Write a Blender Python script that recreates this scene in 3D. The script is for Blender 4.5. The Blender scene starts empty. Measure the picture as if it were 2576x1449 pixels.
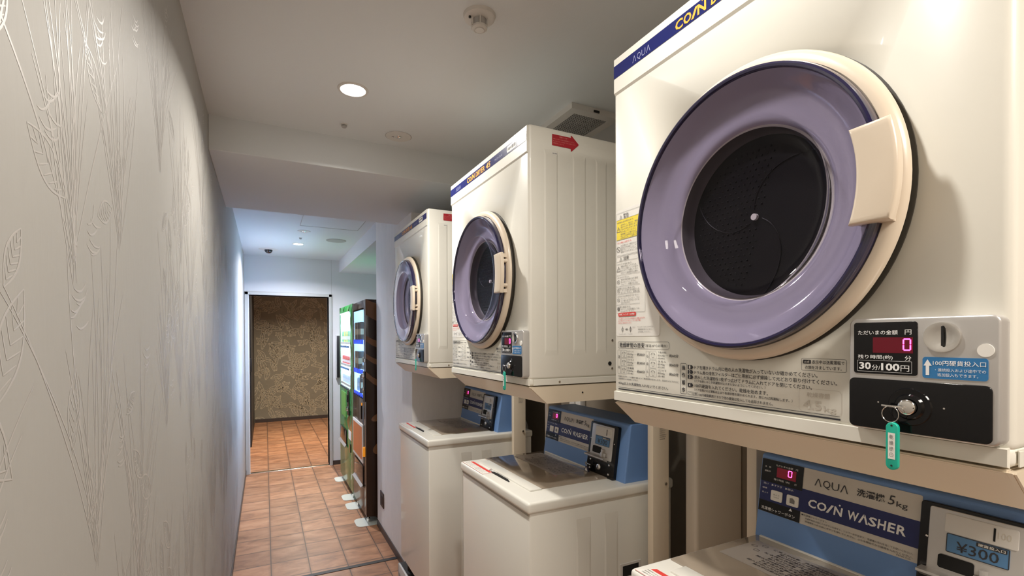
import bpy, bmesh, math, random
from math import sin, cos, pi, radians as rad
from mathutils import Matrix, Vector, noise

C = bpy.context.scene.collection
S = bpy.context.scene

# ------------------------------------------------------------------ camera, world, exposure
def cam_axes(yaw, pitch, roll):
    y, p, r = rad(yaw), rad(pitch), rad(roll)
    f = Vector((sin(y)*cos(p), cos(y)*cos(p), sin(p)))
    rt = Vector((cos(y), -sin(y), 0)); up = rt.cross(f)
    return rt*cos(r)+up*sin(r), -rt*sin(r)+up*cos(r), f
cd = bpy.data.cameras.new('camera'); cam = bpy.data.objects.new('camera', cd); C.objects.link(cam)
r_, u_, f_ = cam_axes(26.8855, -0.4985, -0.1959)
mw = Matrix.Identity(4)
for i in range(3):
    mw[i][0] = r_[i]; mw[i][1] = u_[i]; mw[i][2] = -f_[i]
mw[2][3] = 1.4576
cam.matrix_world = mw
cd.sensor_width = 36; cd.lens = 1226.65/2576*36
cd.shift_y = (860.9-724.5)/2576
cd.clip_start = .02
S.camera = cam
S.view_settings.view_transform = 'Standard'; S.view_settings.look = 'None'
S.view_settings.gamma = 1; S.view_settings.use_curve_mapping = False
S.view_settings.exposure = 0.52
S.cycles.max_bounces = 10; S.cycles.diffuse_bounces = 6; S.cycles.glossy_bounces = 4
S.cycles.transparent_max_bounces = 12; S.cycles.sample_clamp_indirect = 4
w = bpy.data.worlds.new('world'); S.world = w; w.use_nodes = True
w.node_tree.nodes['Background'].inputs[0].default_value = (.9, .85, .8, 1)
w.node_tree.nodes['Background'].inputs[1].default_value = .05

CEIL = 2.3392; CEIL2 = 2.3594; BEAMZ = 2.2018
XL = -.1919; XR = 1.42; YB = 2.2463; YBF = 3.1917; YF = 5.9455; YG = 9.5432
XP = .7756; YP2 = 2.8385; YP1 = 3.8566; YBACK = -1.5; YK = 3.2264

def lamp(name, x, y, z, power, color, size=.07, parent=None, spread=150):
    l = bpy.data.lights.new(name, 'AREA'); l.shape = 'DISK'; l.size = size; l.energy = power; l.color = color
    l.spread = rad(spread)
    o = bpy.data.objects.new(name, l); C.objects.link(o); o.location = (x, y, z)
    if parent: o.parent = parent
    return o
NEAR_L = dict(power=9.0, color=(1, .955, .885))
FRONT_L = dict(power=4.7, color=(1, .955, .885))
FILL_L = dict(power=20, color=(1, .92, .82))
FAR_L = dict(power=21, color=(.90, .91, 1))
HALL_L = dict(power=38, color=(1, .87, .70))

# ------------------------------------------------------------------ materials
def mat(name, col, rough=.5, metal=0, bump=0, bscale=60, emit=None, es=0, coat=0, spec=.5, var=0, vscale=3, aniso=None, bdist=.002):
    m = bpy.data.materials.new(name); m.use_nodes = True; nt = m.node_tree; b = nt.nodes['Principled BSDF']
    b.inputs['Base Color'].default_value = (*col, 1); b.inputs['Roughness'].default_value = rough
    b.inputs['Metallic'].default_value = metal; b.inputs['Specular IOR Level'].default_value = spec
    if coat: b.inputs['Coat Weight'].default_value = coat; b.inputs['Coat Roughness'].default_value = .05
    if emit: b.inputs['Emission Color'].default_value = (*emit, 1); b.inputs['Emission Strength'].default_value = es
    tc = nt.nodes.new('ShaderNodeTexCoord')
    mp = nt.nodes.new('ShaderNodeMapping'); nt.links.new(tc.outputs['Object'], mp.inputs['Vector'])
    if aniso: mp.inputs['Scale'].default_value = aniso
    if bump:
        n = nt.nodes.new('ShaderNodeTexNoise'); n.inputs['Scale'].default_value = bscale; n.inputs['Detail'].default_value = 4
        nt.links.new(mp.outputs[0], n.inputs['Vector'])
        bp = nt.nodes.new('ShaderNodeBump'); bp.inputs['Strength'].default_value = bump; bp.inputs['Distance'].default_value = bdist
        nt.links.new(n.outputs['Fac'], bp.inputs['Height']); nt.links.new(bp.outputs[0], b.inputs['Normal'])
    if var:
        n = nt.nodes.new('ShaderNodeTexNoise'); n.inputs['Scale'].default_value = vscale; n.inputs['Detail'].default_value = 5
        nt.links.new(mp.outputs[0], n.inputs['Vector'])
        mx = nt.nodes.new('ShaderNodeMix'); mx.data_type = 'RGBA'
        mx.inputs['A'].default_value = (*[c*(1-var) for c in col], 1); mx.inputs['B'].default_value = (*[min(1, c*(1+var)) for c in col], 1)
        nt.links.new(n.outputs['Fac'], mx.inputs['Factor']); nt.links.new(mx.outputs['Result'], b.inputs['Base Color'])
    return m

def glass(name, tint, rough=.03, fres=1.45, tr=1.0, spec=(1, 1, 1)):
    m = bpy.data.materials.new(name); m.use_nodes = True; nt = m.node_tree; nt.nodes.clear()
    o = nt.nodes.new('ShaderNodeOutputMaterial'); mx = nt.nodes.new('ShaderNodeMixShader')
    t = nt.nodes.new('ShaderNodeBsdfTransparent'); t.inputs[0].default_value = (*tint, 1)
    g = nt.nodes.new('ShaderNodeBsdfGlossy'); g.inputs['Roughness'].default_value = rough; g.inputs[0].default_value = (*spec, 1)
    f = nt.nodes.new('ShaderNodeLayerWeight'); f.inputs[0].default_value = .5
    pw = nt.nodes.new('ShaderNodeMath'); pw.operation = 'POWER'; pw.inputs[1].default_value = 5
    ma = nt.nodes.new('ShaderNodeMath'); ma.operation = 'MULTIPLY_ADD'; ma.inputs[1].default_value = .9; ma.inputs[2].default_value = ((fres-1)/(fres+1))**2*.6
    nt.links.new(f.outputs['Facing'], pw.inputs[0]); nt.links.new(pw.outputs[0], ma.inputs[0]); nt.links.new(ma.outputs[0], mx.inputs[0]); nt.links.new(t.outputs[0], mx.inputs[1]); nt.links.new(g.outputs[0], mx.inputs[2])
    nt.links.new(mx.outputs[0], o.inputs[0])
    return m

def tile_mat():
    m = bpy.data.materials.new('terracotta_tiles'); m.use_nodes = True; nt = m.node_tree; b = nt.nodes['Principled BSDF']
    N = nt.nodes.new; L = nt.links.new
    tc = N('ShaderNodeTexCoord'); mp = N('ShaderNodeMapping'); mp.inputs['Location'].default_value = (-.026, -.0, 0)
    L(tc.outputs['Object'], mp.inputs['Vector'])
    br = N('ShaderNodeTexBrick'); br.offset = 0; br.squash = 1
    br.inputs['Color1'].default_value = (.0, .0, .0, 1); br.inputs['Color2'].default_value = (1, 1, 1, 1); br.inputs['Mortar'].default_value = (.5, .5, .5, 1)
    br.inputs['Scale'].default_value = 1; br.inputs['Mortar Size'].default_value = .0032; br.inputs['Mortar Smooth'].default_value = .3
    br.inputs['Brick Width'].default_value = .2215; br.inputs['Row Height'].default_value = .234; br.inputs['Bias'].default_value = 0
    L(mp.outputs[0], br.inputs['Vector'])
    # cloudy slate-like streaks, shifted tile by tile
    add = N('ShaderNodeVectorMath'); add.operation = 'MULTIPLY_ADD'; add.inputs[1].default_value = (7, 7, 7)
    L(br.outputs['Color'], add.inputs[0]); 
    m2 = N('ShaderNodeMapping'); m2.inputs['Scale'].default_value = (4.5, 10, 1); L(tc.outputs['Object'], m2.inputs['Vector'])
    L(m2.outputs[0], add.inputs[2])
    n1 = N('ShaderNodeTexNoise'); n1.inputs['Scale'].default_value = 1.0; n1.inputs['Detail'].default_value = 7; n1.inputs['Roughness'].default_value = .62; n1.inputs['Distortion'].default_value = .5
    L(add.outputs[0], n1.inputs['Vector'])
    cr = N('ShaderNodeValToRGB'); e = cr.color_ramp.elements
    e[0].position = .3; e[0].color = (.22, .098, .048, 1); e[1].position = .72; e[1].color = (.55, .305, .17, 1)
    k = cr.color_ramp.elements.new(.5); k.color = (.41, .20, .10, 1)
    L(n1.outputs['Fac'], cr.inputs[0])
    tint = N('ShaderNodeMix'); tint.data_type = 'RGBA'; tint.blend_type = 'MULTIPLY'; tint.inputs['Factor'].default_value = 1
    tr = N('ShaderNodeValToRGB'); tr.color_ramp.elements[0].color = (.82, .8, .8, 1); tr.color_ramp.elements[1].color = (1.1, 1.06, 1.04, 1)
    L(br.outputs['Color'], tr.inputs[0]); L(cr.outputs[0], tint.inputs['A']); L(tr.outputs[0], tint.inputs['B'])
    mx = N('ShaderNodeMix'); mx.data_type = 'RGBA'; mx.inputs['B'].default_value = (.09, .055, .04, 1)
    L(br.outputs['Fac'], mx.inputs['Factor']); L(tint.outputs['Result'], mx.inputs['A']); L(mx.outputs['Result'], b.inputs['Base Color'])
    b2 = N('ShaderNodeTexBrick'); b2.offset = 0; b2.squash = 1
    for k_, v_ in (('Scale', 1), ('Mortar Size', .022), ('Mortar Smooth', 1), ('Brick Width', .2215), ('Row Height', .234), ('Bias', 0)): b2.inputs[k_].default_value = v_
    L(mp.outputs[0], b2.inputs['Vector'])
    ed = N('ShaderNodeMath'); ed.operation = 'MULTIPLY'; ed.inputs[1].default_value = .45; L(b2.outputs['Fac'], ed.inputs[0])
    dk = N('ShaderNodeMix'); dk.data_type = 'RGBA'; dk.inputs['B'].default_value = (.20, .09, .045, 1)
    L(ed.outputs[0], dk.inputs['Factor']); L(tint.outputs['Result'], dk.inputs['A']); L(dk.outputs['Result'], mx.inputs['A'])
    b.inputs['Roughness'].default_value = .42
    h = N('ShaderNodeMath'); h.operation = 'MULTIPLY_ADD'; h.inputs[1].default_value = -1.0
    L(br.outputs['Fac'], h.inputs[0]); L(n1.outputs['Fac'], h.inputs[2])
    bp = N('ShaderNodeBump'); bp.inputs['Strength'].default_value = .5; bp.inputs['Distance'].default_value = .002
    L(h.outputs[0], bp.inputs['Height']); L(bp.outputs[0], b.inputs['Normal'])
    return m

M = {}
M['wall'] = mat('embossed_wallpaper', (.395, .380, .350), .62, bump=.25, bscale=90, aniso=(1, 1, .25), var=.03, vscale=6)
M['relief'] = mat('relief_sheen', (.475, .448, .415), .45)  # sheen of the embossing put into a lighter stroke colour
M['pier'] = mat('grey_wallpaper', (.86, .84, .82), .7, bump=.4, bscale=60, aniso=(1, 1, .35), var=.06, vscale=20)
M['ceil'] = mat('ceiling_paper', (.70, .725, .74), .85, bump=.15, bscale=300)
M['farwall'] = mat('pale_wallpaper', (.70, .70, .71), .75, bump=.15, bscale=200)
M['taupe'] = mat('taupe_wallpaper', (.25, .225, .17), .8, bump=.2, bscale=200)
M['leafline'] = mat('gold_leaf_line', (.58, .50, .36), .5)
M['skirt'] = mat('brown_vinyl_skirting', (.055, .04, .035), .45)
M['back'] = mat('shaded_beige_wallpaper', (.27, .23, .18), .8, bump=.2, bscale=150)  # beige darkened in the colour for the shade behind the machines
M['tile'] = tile_mat()
M['cream'] = mat('cream_enamel', (.775, .755, .68), .38, coat=.08)
M['white'] = mat('white_enamel', (.80, .785, .72), .30, coat=.2)
M['creamp'] = mat('cream_plastic', (.70, .60, .48), .3, coat=.2)
M['creamd'] = mat('warmed_stand_cream', (.74, .64, .50), .36, coat=.2)  # stand cream with the warm floor bounce put into the colour
M['groove'] = mat('groove_shade', (.40, .37, .31), .6)
M['navy'] = mat('navy_print', (.012, .018, .12), .3)
M['navyp'] = mat('navy_clear_plastic', (.014, .012, .05), .08, coat=1)
M['lilac'] = mat('lilac_smoked_plastic', (.45, .435, .52), .07, coat=1, spec=.8)
M['smoke'] = glass('smoked_lilac_glass', (.72, .69, .77), .025, 1.38)
M['drum'] = mat('dark_drum', (.006, .006, .007), .42, spec=.25)
M['drumwall'] = mat('grey_drum_lip', (.10, .09, .095), .35)
M['black'] = mat('black_gloss', (.005, .005, .006), .10, spec=.4)
M['gapshade'] = mat('door_gap_shade', (.035, .030, .022), .5)
M['blackm'] = mat('black_matt', (.010, .010, .012), .5)
M['silver'] = mat('silver_paint', (.58, .565, .55), .32, metal=.55)
M['chrome'] = mat('chrome', (.85, .83, .80), .12, metal=1)
M['orange'] = mat('orange_print', (.95, .42, .05), .5)
M['greyblue'] = mat('grey_blue_print', (.38, .40, .58), .5)
M['wprint'] = mat('white_print', (.85, .85, .85), .5)
M['ink'] = mat('black_ink', (.03, .03, .035), .5)
M['greyink'] = mat('grey_ink', (.20, .19, .18), .5)
M['faint'] = mat('faint_ink', (.60, .56, .49), .5)
M['redink'] = mat('red_ink', (.70, .06, .05), .5)
M['yellow'] = mat('yellow_print', (.90, .72, .06), .5)
M['paper'] = mat('white_sticker', (.84, .82, .77), .4)
M['redst'] = mat('red_sticker', (.42, .018, .03), .45)
M['pinkink'] = mat('pink_ink', (.75, .28, .25), .5)
M['bluest'] = mat('blue_sticker', (.03, .18, .42), .35)
M['led'] = mat('led_digit', (.1, 0, .03), .4, emit=(1, .05, .35), es=6)
M['ledwin'] = mat('led_window', (.03, .0, .004), .15, emit=(1, .01, .06), es=.06)
M['teal'] = mat('teal_plastic', (.01, .42, .30), .3, coat=.3)
M['wblue'] = mat('blue_plastic', (.15, .285, .58), .42)
M['panelw'] = mat('warm_white_panel', (.62, .58, .52), .4)
M['navyw'] = mat('washer_navy', (.010, .017, .11), .4)
M['lcdblue'] = mat('price_blue', (.09, .22, .42), .4)
M['smokelid'] = mat('smoky_lid_plastic', (.36, .30, .235), .12, coat=.6)
M['lidprint'] = mat('lid_print', (.06, .055, .06), .5)
M['lidlabel'] = mat('lid_label', (.42, .38, .34), .3)
M['alu'] = mat('painted_aluminium', (.55, .56, .55), .4, metal=.2)
M['thresh'] = mat('polished_threshold', (.9, .88, .84), .14, metal=1)
M['plastic'] = mat('white_ceiling_plastic', (.66, .64, .61), .45)
M['plasticg'] = mat('grey_ceiling_plastic', (.42, .41, .40), .5)
M['hole'] = mat('vent_hole', (.008, .008, .008), .9)
M['lampface'] = mat('lamp_face', (.9, .9, .9), .4, emit=(1, .96, .9), es=22)
M['lampsoft'] = mat('fill_diffuser', (.9, .9, .9), .4, emit=(1, .93, .84), es=3)
M['lampcool'] = mat('lamp_face_cool', (.9, .9, .9), .4, emit=(.95, .98, 1), es=22)
M['vgreen'] = mat('green_vending_paint', (.03, .24, .055), .2, coat=.15)
M['vgreend'] = mat('dark_green_leaf', (.012, .10, .03), .15, coat=.8)
M['vgreenl'] = mat('light_green_panel', (.16, .46, .10), .2)
M['vbrown'] = mat('brown_vending_paint', (.030, .015, .009), .22, spec=.35)
M['vbrownl'] = mat('coffee_brown_print', (.17, .08, .035), .22, spec=.35)
M['vlight'] = mat('vending_light_green', (.5, .8, .9), .4, emit=(.44, .58, 1), es=20)
M['vlight2'] = mat('vending_light_brown', (.5, .8, .9), .4, emit=(.34, .62, 1), es=3.2)
M['vlightw'] = mat('vending_light_white', (.8, .9, .9), .4, emit=(.70, .92, 1), es=3)
M['liner'] = mat('lit_liner', (.8, .88, .92), .4, emit=(.45, .75, 1), es=.6)
M['btn'] = mat('blue_button', (.02, .06, .6), .3, emit=(.03, .10, 1), es=.12)
M['btnd'] = mat('dark_button', (.03, .06, .10), .3)
M['can1'] = mat('dark_can', (.10, .06, .04), .3)
M['can2'] = mat('tan_can', (.42, .30, .18), .35)
M['can3'] = mat('pale_can', (.55, .62, .66), .35)
M['can4'] = mat('green_can', (.25, .55, .30), .35)
M['can5'] = mat('red_can', (.65, .12, .10), .35)
M['can6'] = mat('yellow_can', (.85, .65, .15), .35)
M['poster'] = mat('orange_poster', (.60, .16, .03), .4, var=.12, vscale=9)
M['amber'] = mat('amber_knob', (.7, .25, .02), .25, emit=(1, .35, .02), es=.3)
M['pad'] = mat('pale_foot_pad', (.66, .68, .60), .4)
M['rubber'] = mat('black_rubber', (.012, .012, .012), .6)
M['panw'] = mat('pan_plastic', (.56, .56, .56), .35)
M['vglass'] = glass('vending_glass', (.93, .97, 1), .02, 1.45)
M['duct'] = mat('duct_cover', (.82, .76, .66), .35, coat=.2)
M['domeglass'] = mat('smoked_dome', (.008, .008, .012), .05, coat=1)

# ------------------------------------------------------------------ mesh helpers
def nb(): return bmesh.new()
def box(bm, x0, x1, y0, y1, z0, z1, bev=0, seg=2, only=None):
    r = bmesh.ops.create_cube(bm, size=1)
    for v in r['verts']:
        v.co = Vector(((x0+x1)/2+v.co.x*(x1-x0), (y0+y1)/2+v.co.y*(y1-y0), (z0+z1)/2+v.co.z*(z1-z0)))
    if bev:
        es = {e for v in r['verts'] for e in v.link_edges}
        if only: es = {e for e in es if only(e)}
        bmesh.ops.bevel(bm, geom=list(es), offset=bev, segments=seg, affect='EDGES', profile=.5)
def vert_edge(e):
    d = e.verts[0].co-e.verts[1].co
    return abs(d.z) > 1e-5 and abs(d.x)+abs(d.y) < 1e-6
def xform(v, base, mt):
    pass
def prism(bm, poly, y0, y1, axis='y', bev=0):
    """extrude a 2-D outline; axis y: outline in x,z (counter-clockwise seen from -y)"""
    if y1 < y0: y0, y1 = y1, y0
    def P(a, b, c): return {'y': (a, c, b), 'x': (c, a, b), 'z': (a, b, c)}[axis]
    f = [bm.verts.new(P(a, b, y0)) for a, b in poly]; k = [bm.verts.new(P(a, b, y1)) for a, b in poly]
    n = len(poly); fs = [bm.faces.new(f), bm.faces.new(k[::-1])]
    for i in range(n): fs.append(bm.faces.new((f[i], k[i], k[(i+1) % n], f[(i+1) % n])))
    bmesh.ops.recalc_face_normals(bm, faces=fs)
    if bev:
        es = [e for e in fs[0].edges]
        bmesh.ops.bevel(bm, geom=es, offset=bev, segments=3, affect='EDGES', profile=.5)
def rrect(x0, z0, x1, z1, r, n=5):
    o = []
    for cx, cz, a in ((x1-r, z0+r, -90), (x1-r, z1-r, 0), (x0+r, z1-r, 90), (x0+r, z0+r, 180)):
        for i in range(n+1):
            t = rad(a+90*i/n); o.append((cx+r*cos(t), cz+r*sin(t)))
    return o
def plate(bm, x0, z0, x1, z1, y0, y1, r=.003, bev=0): prism(bm, rrect(x0, z0, x1, z1, r), y0, y1, 'y', bev)
def outline(bm, x0, z0, x1, z1, t, y=-.0008, r=.0015):
    """thin printed frame in the xz plane"""
    a = rrect(x0, z0, x1, z1, r, 3); b = rrect(x0+t, z0+t, x1-t, z1-t, max(r-t, .0002), 3)
    va = [bm.verts.new((p[0], y, p[1])) for p in a]; vb = [bm.verts.new((p[0], y, p[1])) for p in b]
    n = len(a)
    for i in range(n): bm.faces.new((va[i], va[(i+1) % n], vb[(i+1) % n], vb[i]))
def quad(bm, x0, z0, x1, z1, y=-.0006):
    bm.faces.new([bm.verts.new(p) for p in ((x0, y, z0), (x1, y, z0), (x1, y, z1), (x0, y, z1))])
def poly(bm, pts, y=-.0006): bm.faces.new([bm.verts.new((a, y, b)) for a, b in pts])
def lathe(bm, prof, cx, cz, seg=64, axis='y', c3=0, close=False, a0=0, a1=360):
    """profile of (radius, along-axis)"""
    full = abs(a1-a0) >= 360
    n = seg if full else seg+1
    rings = []
    for r, t in prof:
        row = []
        for i in range(n):
            a = rad(a0+(a1-a0)*i/seg)
            p, q = cx+r*cos(a), cz+r*sin(a)
            row.append(bm.verts.new({'y': (p, c3+t, q), 'z': (p, q, c3+t), 'x': (c3+t, p, q)}[axis]))
        rings.append(row)
    fs = []
    for a, b in zip(rings, rings[1:]):
        for i in range(n if full else n-1):
            j = (i+1) % n
            try: fs.append(bm.faces.new((a[i], a[j], b[j], b[i])))
            except ValueError: pass
    if close:
        for row in (rings[0], rings[-1]):
            if full:
                try: fs.append(bm.faces.new(row))
                except ValueError: pass
    bmesh.ops.recalc_face_normals(bm, faces=fs)
def disc(bm, cx, cz, r, y0, y1, seg=28, axis='y', c3=0, dome=0):
    pr = [(1e-5, y1), (r, y1), (r, y0)]
    if dome: pr = [(r*sin(i/6*pi/2), y1+dome*cos(i/6*pi/2)) for i in range(7)]; pr[0] = (1e-5, y1+dome); pr.append((r, y0))
    pr.append((1e-5, y0))
    lathe(bm, pr, cx, cz, seg, axis, c3)
def tube(bm, pts, r, n=8, closed=False):
    pts = [Vector(p) for p in pts]; rows = []
    m = len(pts)
    for i, p in enumerate(pts):
        if closed: d = (pts[(i+1) % m]-pts[(i-1) % m]).normalized()
        else: d = (pts[min(i+1, m-1)]-pts[max(i-1, 0)]).normalized()
        a = d.orthogonal().normalized() if i == 0 else (rows_a - rows_a.dot(d)*d).normalized()
        rows_a = a; b = d.cross(a)
        rows.append([bm.verts.new(p+(a*cos(2*pi*k/n)+b*sin(2*pi*k/n))*r) for k in range(n)])
    rg = range(m if closed else m-1)
    for i in rg:
        A, B = rows[i], rows[(i+1) % m]
        for k in range(n): bm.faces.new((A[k], A[(k+1) % n], B[(k+1) % n], B[k]))
    if not closed: bm.faces.new(rows[0][::-1]); bm.faces.new(rows[-1])
_tc = {}
def text_mesh(s, off=0, shear=0):
    key = (s, off, shear)
    if key not in _tc:
        cu = bpy.data.curves.new('t', 'FONT'); cu.body = s; cu.size = 1; cu.resolution_u = 2; cu.offset = off; cu.shear = shear
        o = bpy.data.objects.new('t', cu); C.objects.link(o)
        dg = bpy.context.evaluated_depsgraph_get()
        me = bpy.data.meshes.new_from_object(o.evaluated_get(dg))
        bpy.data.objects.remove(o); bpy.data.curves.remove(cu)
        xs = [v.co.x for v in me.vertices] or [0, 1]; ys = [v.co.y for v in me.vertices] or [0, 1]
        _tc[key] = (me, min(xs), max(xs), min(ys), max(ys))
    return _tc[key]
def txt(bm, s, x0, z0, x1, z1, y=-.0008, off=0, shear=0):
    """lettering fitted into the rectangle x0..x1, z0..z1 (x1 None keeps the proportions)"""
    me, a, b, c, d = text_mesh(s, off, shear)
    sz = (z1-z0)/max(d-c, 1e-4); sx = (x1-x0)/max(b-a, 1e-4) if x1 is not None else sz
    me2 = me.copy()
    me2.transform(Matrix(((sx, 0, 0, x0-a*sx), (0, 0, 0, y), (0, sz, 0, z0-c*sz), (0, 0, 0, 1))))
    bm.from_mesh(me2); bpy.data.meshes.remove(me2)

def obj(name, bm, m, parent=None, smooth=True, loc=None, rot=None, ang=35):
    me = bpy.data.meshes.new(name); bm.to_mesh(me); bm.free()
    o = bpy.data.objects.new(name, me); C.objects.link(o); me.materials.append(m)
    if smooth:
        for p in me.polygons: p.use_smooth = True
        bm2 = bmesh.new(); bm2.from_mesh(me)
        for e in bm2.edges:
            if len(e.link_faces) == 2 and e.calc_face_angle(0) > rad(ang): e.smooth = False
        bm2.to_mesh(me); bm2.free()
    if parent: o.parent = parent
    if loc: o.location = loc
    if rot: o.rotation_euler = rot
    return o
def lab(o, label): o['label'] = label; return o
def thing(name, label, cat, loc=(0, 0, 0), rz=0, group=None):
    o = bpy.data.objects.new(name, None); C.objects.link(o); o.empty_display_size = .05
    o.location = loc; o.rotation_euler = (0, 0, rz); o['label'] = label; o['category'] = cat
    if group: o['group'] = group
    return o
def tag(o, label, cat, group=None):
    o['label'] = label; o['category'] = cat
    if group: o['group'] = group
    return o
def struct(name, bm, m, smooth=False, parent=None):
    o = obj(name, bm, m, parent, smooth)
    if not parent: o['kind'] = 'structure'
    return o
def copy_tree(o, parent=None):
    kids = list(o.children)
    c = o.copy(); C.objects.link(c)
    if parent: c.parent = parent
    for ch in kids: copy_tree(ch, c)
    return c
def sbox(name, m, *a, bev=0, parent=None):
    b = nb(); box(b, *a, bev=bev); return struct(name, b, m, False, parent)

# ------------------------------------------------------------------ room shell
XHL = -.1919
sbox('floor', M['tile'], -1.2, 2.4, YBACK-.1, YG+.1, -.1, 0)
b = nb(); box(b, XL-.12, XL, YBACK, YF, 0, CEIL2+.1)
wl = struct('wall_left', b, M['wall'])
sbox('wall_right', M['back'], XR, XR+.12, YBACK, YP2+.1, 0, CEIL+.1)
sbox('wall_back', M['back'], XL-.12, XR+.12, YBACK-.12, YBACK, 0, CEIL+.1)
sbox('ceiling', M['ceil'], XL, XR, YBACK, YB, CEIL, CEIL+.1)
# dropped beam across the passage
b = nb(); box(b, XL, XR, YB, YBF, BEAMZ, CEIL+.1, bev=.002, seg=1)
struct('trim_beam', b, M['ceil'])
sbox('ceiling_hall', M['ceil'], XL, XP+.03, YBF, YF, CEIL2, CEIL2+.1)
# pier between the laundry and the vending alcove
b = nb(); box(b, XP, XR+.12, YP2, YP1, 0, CEIL2+.1)
struct('wall_pier', b, M['pier'])
# alcove header and low alcove ceiling
sbox('wall_alcove_header', M['farwall'], XP, XR+.12, YP1, YF, 2.22, CEIL2+.1)
sbox('wall_alcove_right', M['farwall'], 1.46, 1.58, YP1, YF, 0, 2.22)
# far wall with a door opening
DX0, DX1, DH = -.150, .657, 1.932
b = nb(); box(b, DX1+.0, 1.6, YF, YF+.14, 0, CEIL2+.1); struct('wall_far', b, M['farwall'])
b = nb(); box(b, XL-.12, DX0, YF, YF+.14, 0, CEIL2+.1); struct('wall_far_left', b, M['farwall'])
b = nb(); box(b, DX0, DX1, YF, YF+.14, DH, CEIL2+.1); struct('wall_far_above_door', b, M['farwall'])
b = nb(); box(b, .686, .6885, YF-.001, YF+.01, 0, CEIL2); struct('trim_joint', b, M['plasticg'])
# door frame
b = nb()
for x0, x1 in ((XL+.002, -.155), (.657, .690)): box(b, x0, x1, YF-.018, YF+.155, 0, DH+.033, bev=.003)
box(b, XL+.002, .690, YF-.018, YF+.155, DH, DH+.034, bev=.003)
struct('door_1', b, M['alu'])
b = nb(); box(b, -.155, .657, YF-.004, YF+.05, 0, .007, bev=.002)
# flat polished metal strip with bevelled edges
struct('trim_threshold', b, M['thresh'])
b = nb(); box(b, XL, XP, YK-.018, YK+.018, 0, .003, bev=.001); struct('trim_floor_strip', b, M['blackm'])
# hall beyond the door
sbox('wall_hall_end', M['taupe'], -1.2, 2.4, YG, YG+.1, 0, 2.5)
sbox('wall_hall_left', M['farwall'], -.33, -.20, YF+.14, YG, 0, 2.5)
sbox('wall_hall_right', M['taupe'], 2.2, 2.3, YF+.14, YG, 0, 2.5)
sbox('ceiling_hall_end', M['ceil'], -.33, 2.3, YF+.14, YG, CEIL2, CEIL2+.1)
b = nb(); box(b, -.195, -.165, 7.42, 9.50, 0.0, 2.2, bev=.004); dd = struct('door_2', b, M['blackm'])
b = nb(); box(b, -.19, -.155, 7.30, 7.355, 1.02, 1.2, bev=.004)
tag(obj('intercom', b, M['blackm']), 'small black wall unit beside the dark door beyond the doorway', 'intercom')
# skirting
def skirt(name, *a): sbox(name, M['skirt'], *a, bev=.001)
skirt('baseboard_left', XL, XL+.006, YBACK, YF-.02, 0, .05)
skirt('baseboard_pier', XP-.006, XP, YP2, YP1, 0, .05)
skirt('baseboard_far', .691, 1.46, YF-.006, YF, 0, .05)
skirt('baseboard_hall', -.16, 2.2, YG-.006, YG, 0, .06)
skirt('baseboard_right', XR-.006, XR, YBACK, YP2, 0, .05)

# wallpaper relief on the left wall: reeds, grasses and blossoms
random.seed(5)
def ribbon(bm, pts, w, X, side=1, h=.00006):
    pr = None
    n = len(pts)
    for i, (y, z) in enumerate(pts):
        a = pts[max(i-1, 0)]; c = pts[min(i+1, n-1)]
        dy, dz = c[0]-a[0], c[1]-a[1]; l = math.hypot(dy, dz) or 1
        k = w*(.35+.65*sin(pi*min(1, (i+.5)/n)))/2
        ny, nz = -dz/l*k, dy/l*k
        row = [bm.verts.new((X, y-ny, z-nz)), bm.verts.new((X+h*side, y, z)), bm.verts.new((X, y+ny, z+nz))]
        if pr:
            for q in range(2): bm.faces.new((pr[q], pr[q+1], row[q+1], row[q]))
        pr = row
def stroke(bm, y, z, ang, L, curl, w, n=14, X=XL+.0002, wob=.0):
    pts = []; a = ang
    for i in range(n):
        pts.append((y, z)); y += cos(a)*L/n; z += sin(a)*L/n; a += curl/n + random.uniform(-wob, wob)
    pts = [p for p in pts if .01 < p[1] < CEIL-.01]
    if len(pts) > 2: ribbon(bm, pts, w, X)
b = nb()
def reed(y, z, s):
    for i in range(22):
        a = rad(90+random.uniform(-32, 32))
        stroke(b, y+random.uniform(-.02, .02)*s, z+random.uniform(0, .12)*s, a, s*random.uniform(.45, 1.0), random.uniform(-.6, .6), .0026*random.uniform(.6, 1.4), 16, wob=.02)
def leaf(y, z, s, a):
    e = Vector((cos(a), sin(a))); n_ = Vector((-sin(a), cos(a))); o0 = Vector((y, z))
    for k in (-1, 1): ribbon(b, [tuple(o0+e*s*t/12+n_*(k*s*.20*sin(pi*t/12))) for t in range(13)], .0032, XL+.0002)
    for q in range(1, 7):
        p0 = o0+e*s*q/8
        for k in (-1, 1): ribbon(b, [tuple(p0+e*s*.16*t/4+n_*(k*s*.17*sin(pi*(q+1)/8)*t/4)) for t in range(5)], .0018, XL+.0002)
def ripple(y, z, s):
    for k in range(6):
        stroke(b, y+random.uniform(-.015, .015), z+k*s*.17, rad(random.uniform(-30, 0)), s, 1.3, .0028, 10, wob=.12)
for y in [.50+.24*i for i in range(16)]:
    for z in (.25, .80, 1.35, 1.85):
        yy, zz = y+random.uniform(-.09, .09), z+random.uniform(-.15, .15)
        reed(yy, zz-.20, .46)
        for k in range(3): leaf(yy+random.uniform(-.12, .12), zz+random.uniform(-.15, .25), random.uniform(.06, .12), rad(random.uniform(20, 160)))
        for k in range(2): ripple(yy+random.uniform(-.14, .14), zz+random.uniform(-.2, .25), .05)
obj('relief_sheen', b, M['relief'], wl)
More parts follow.
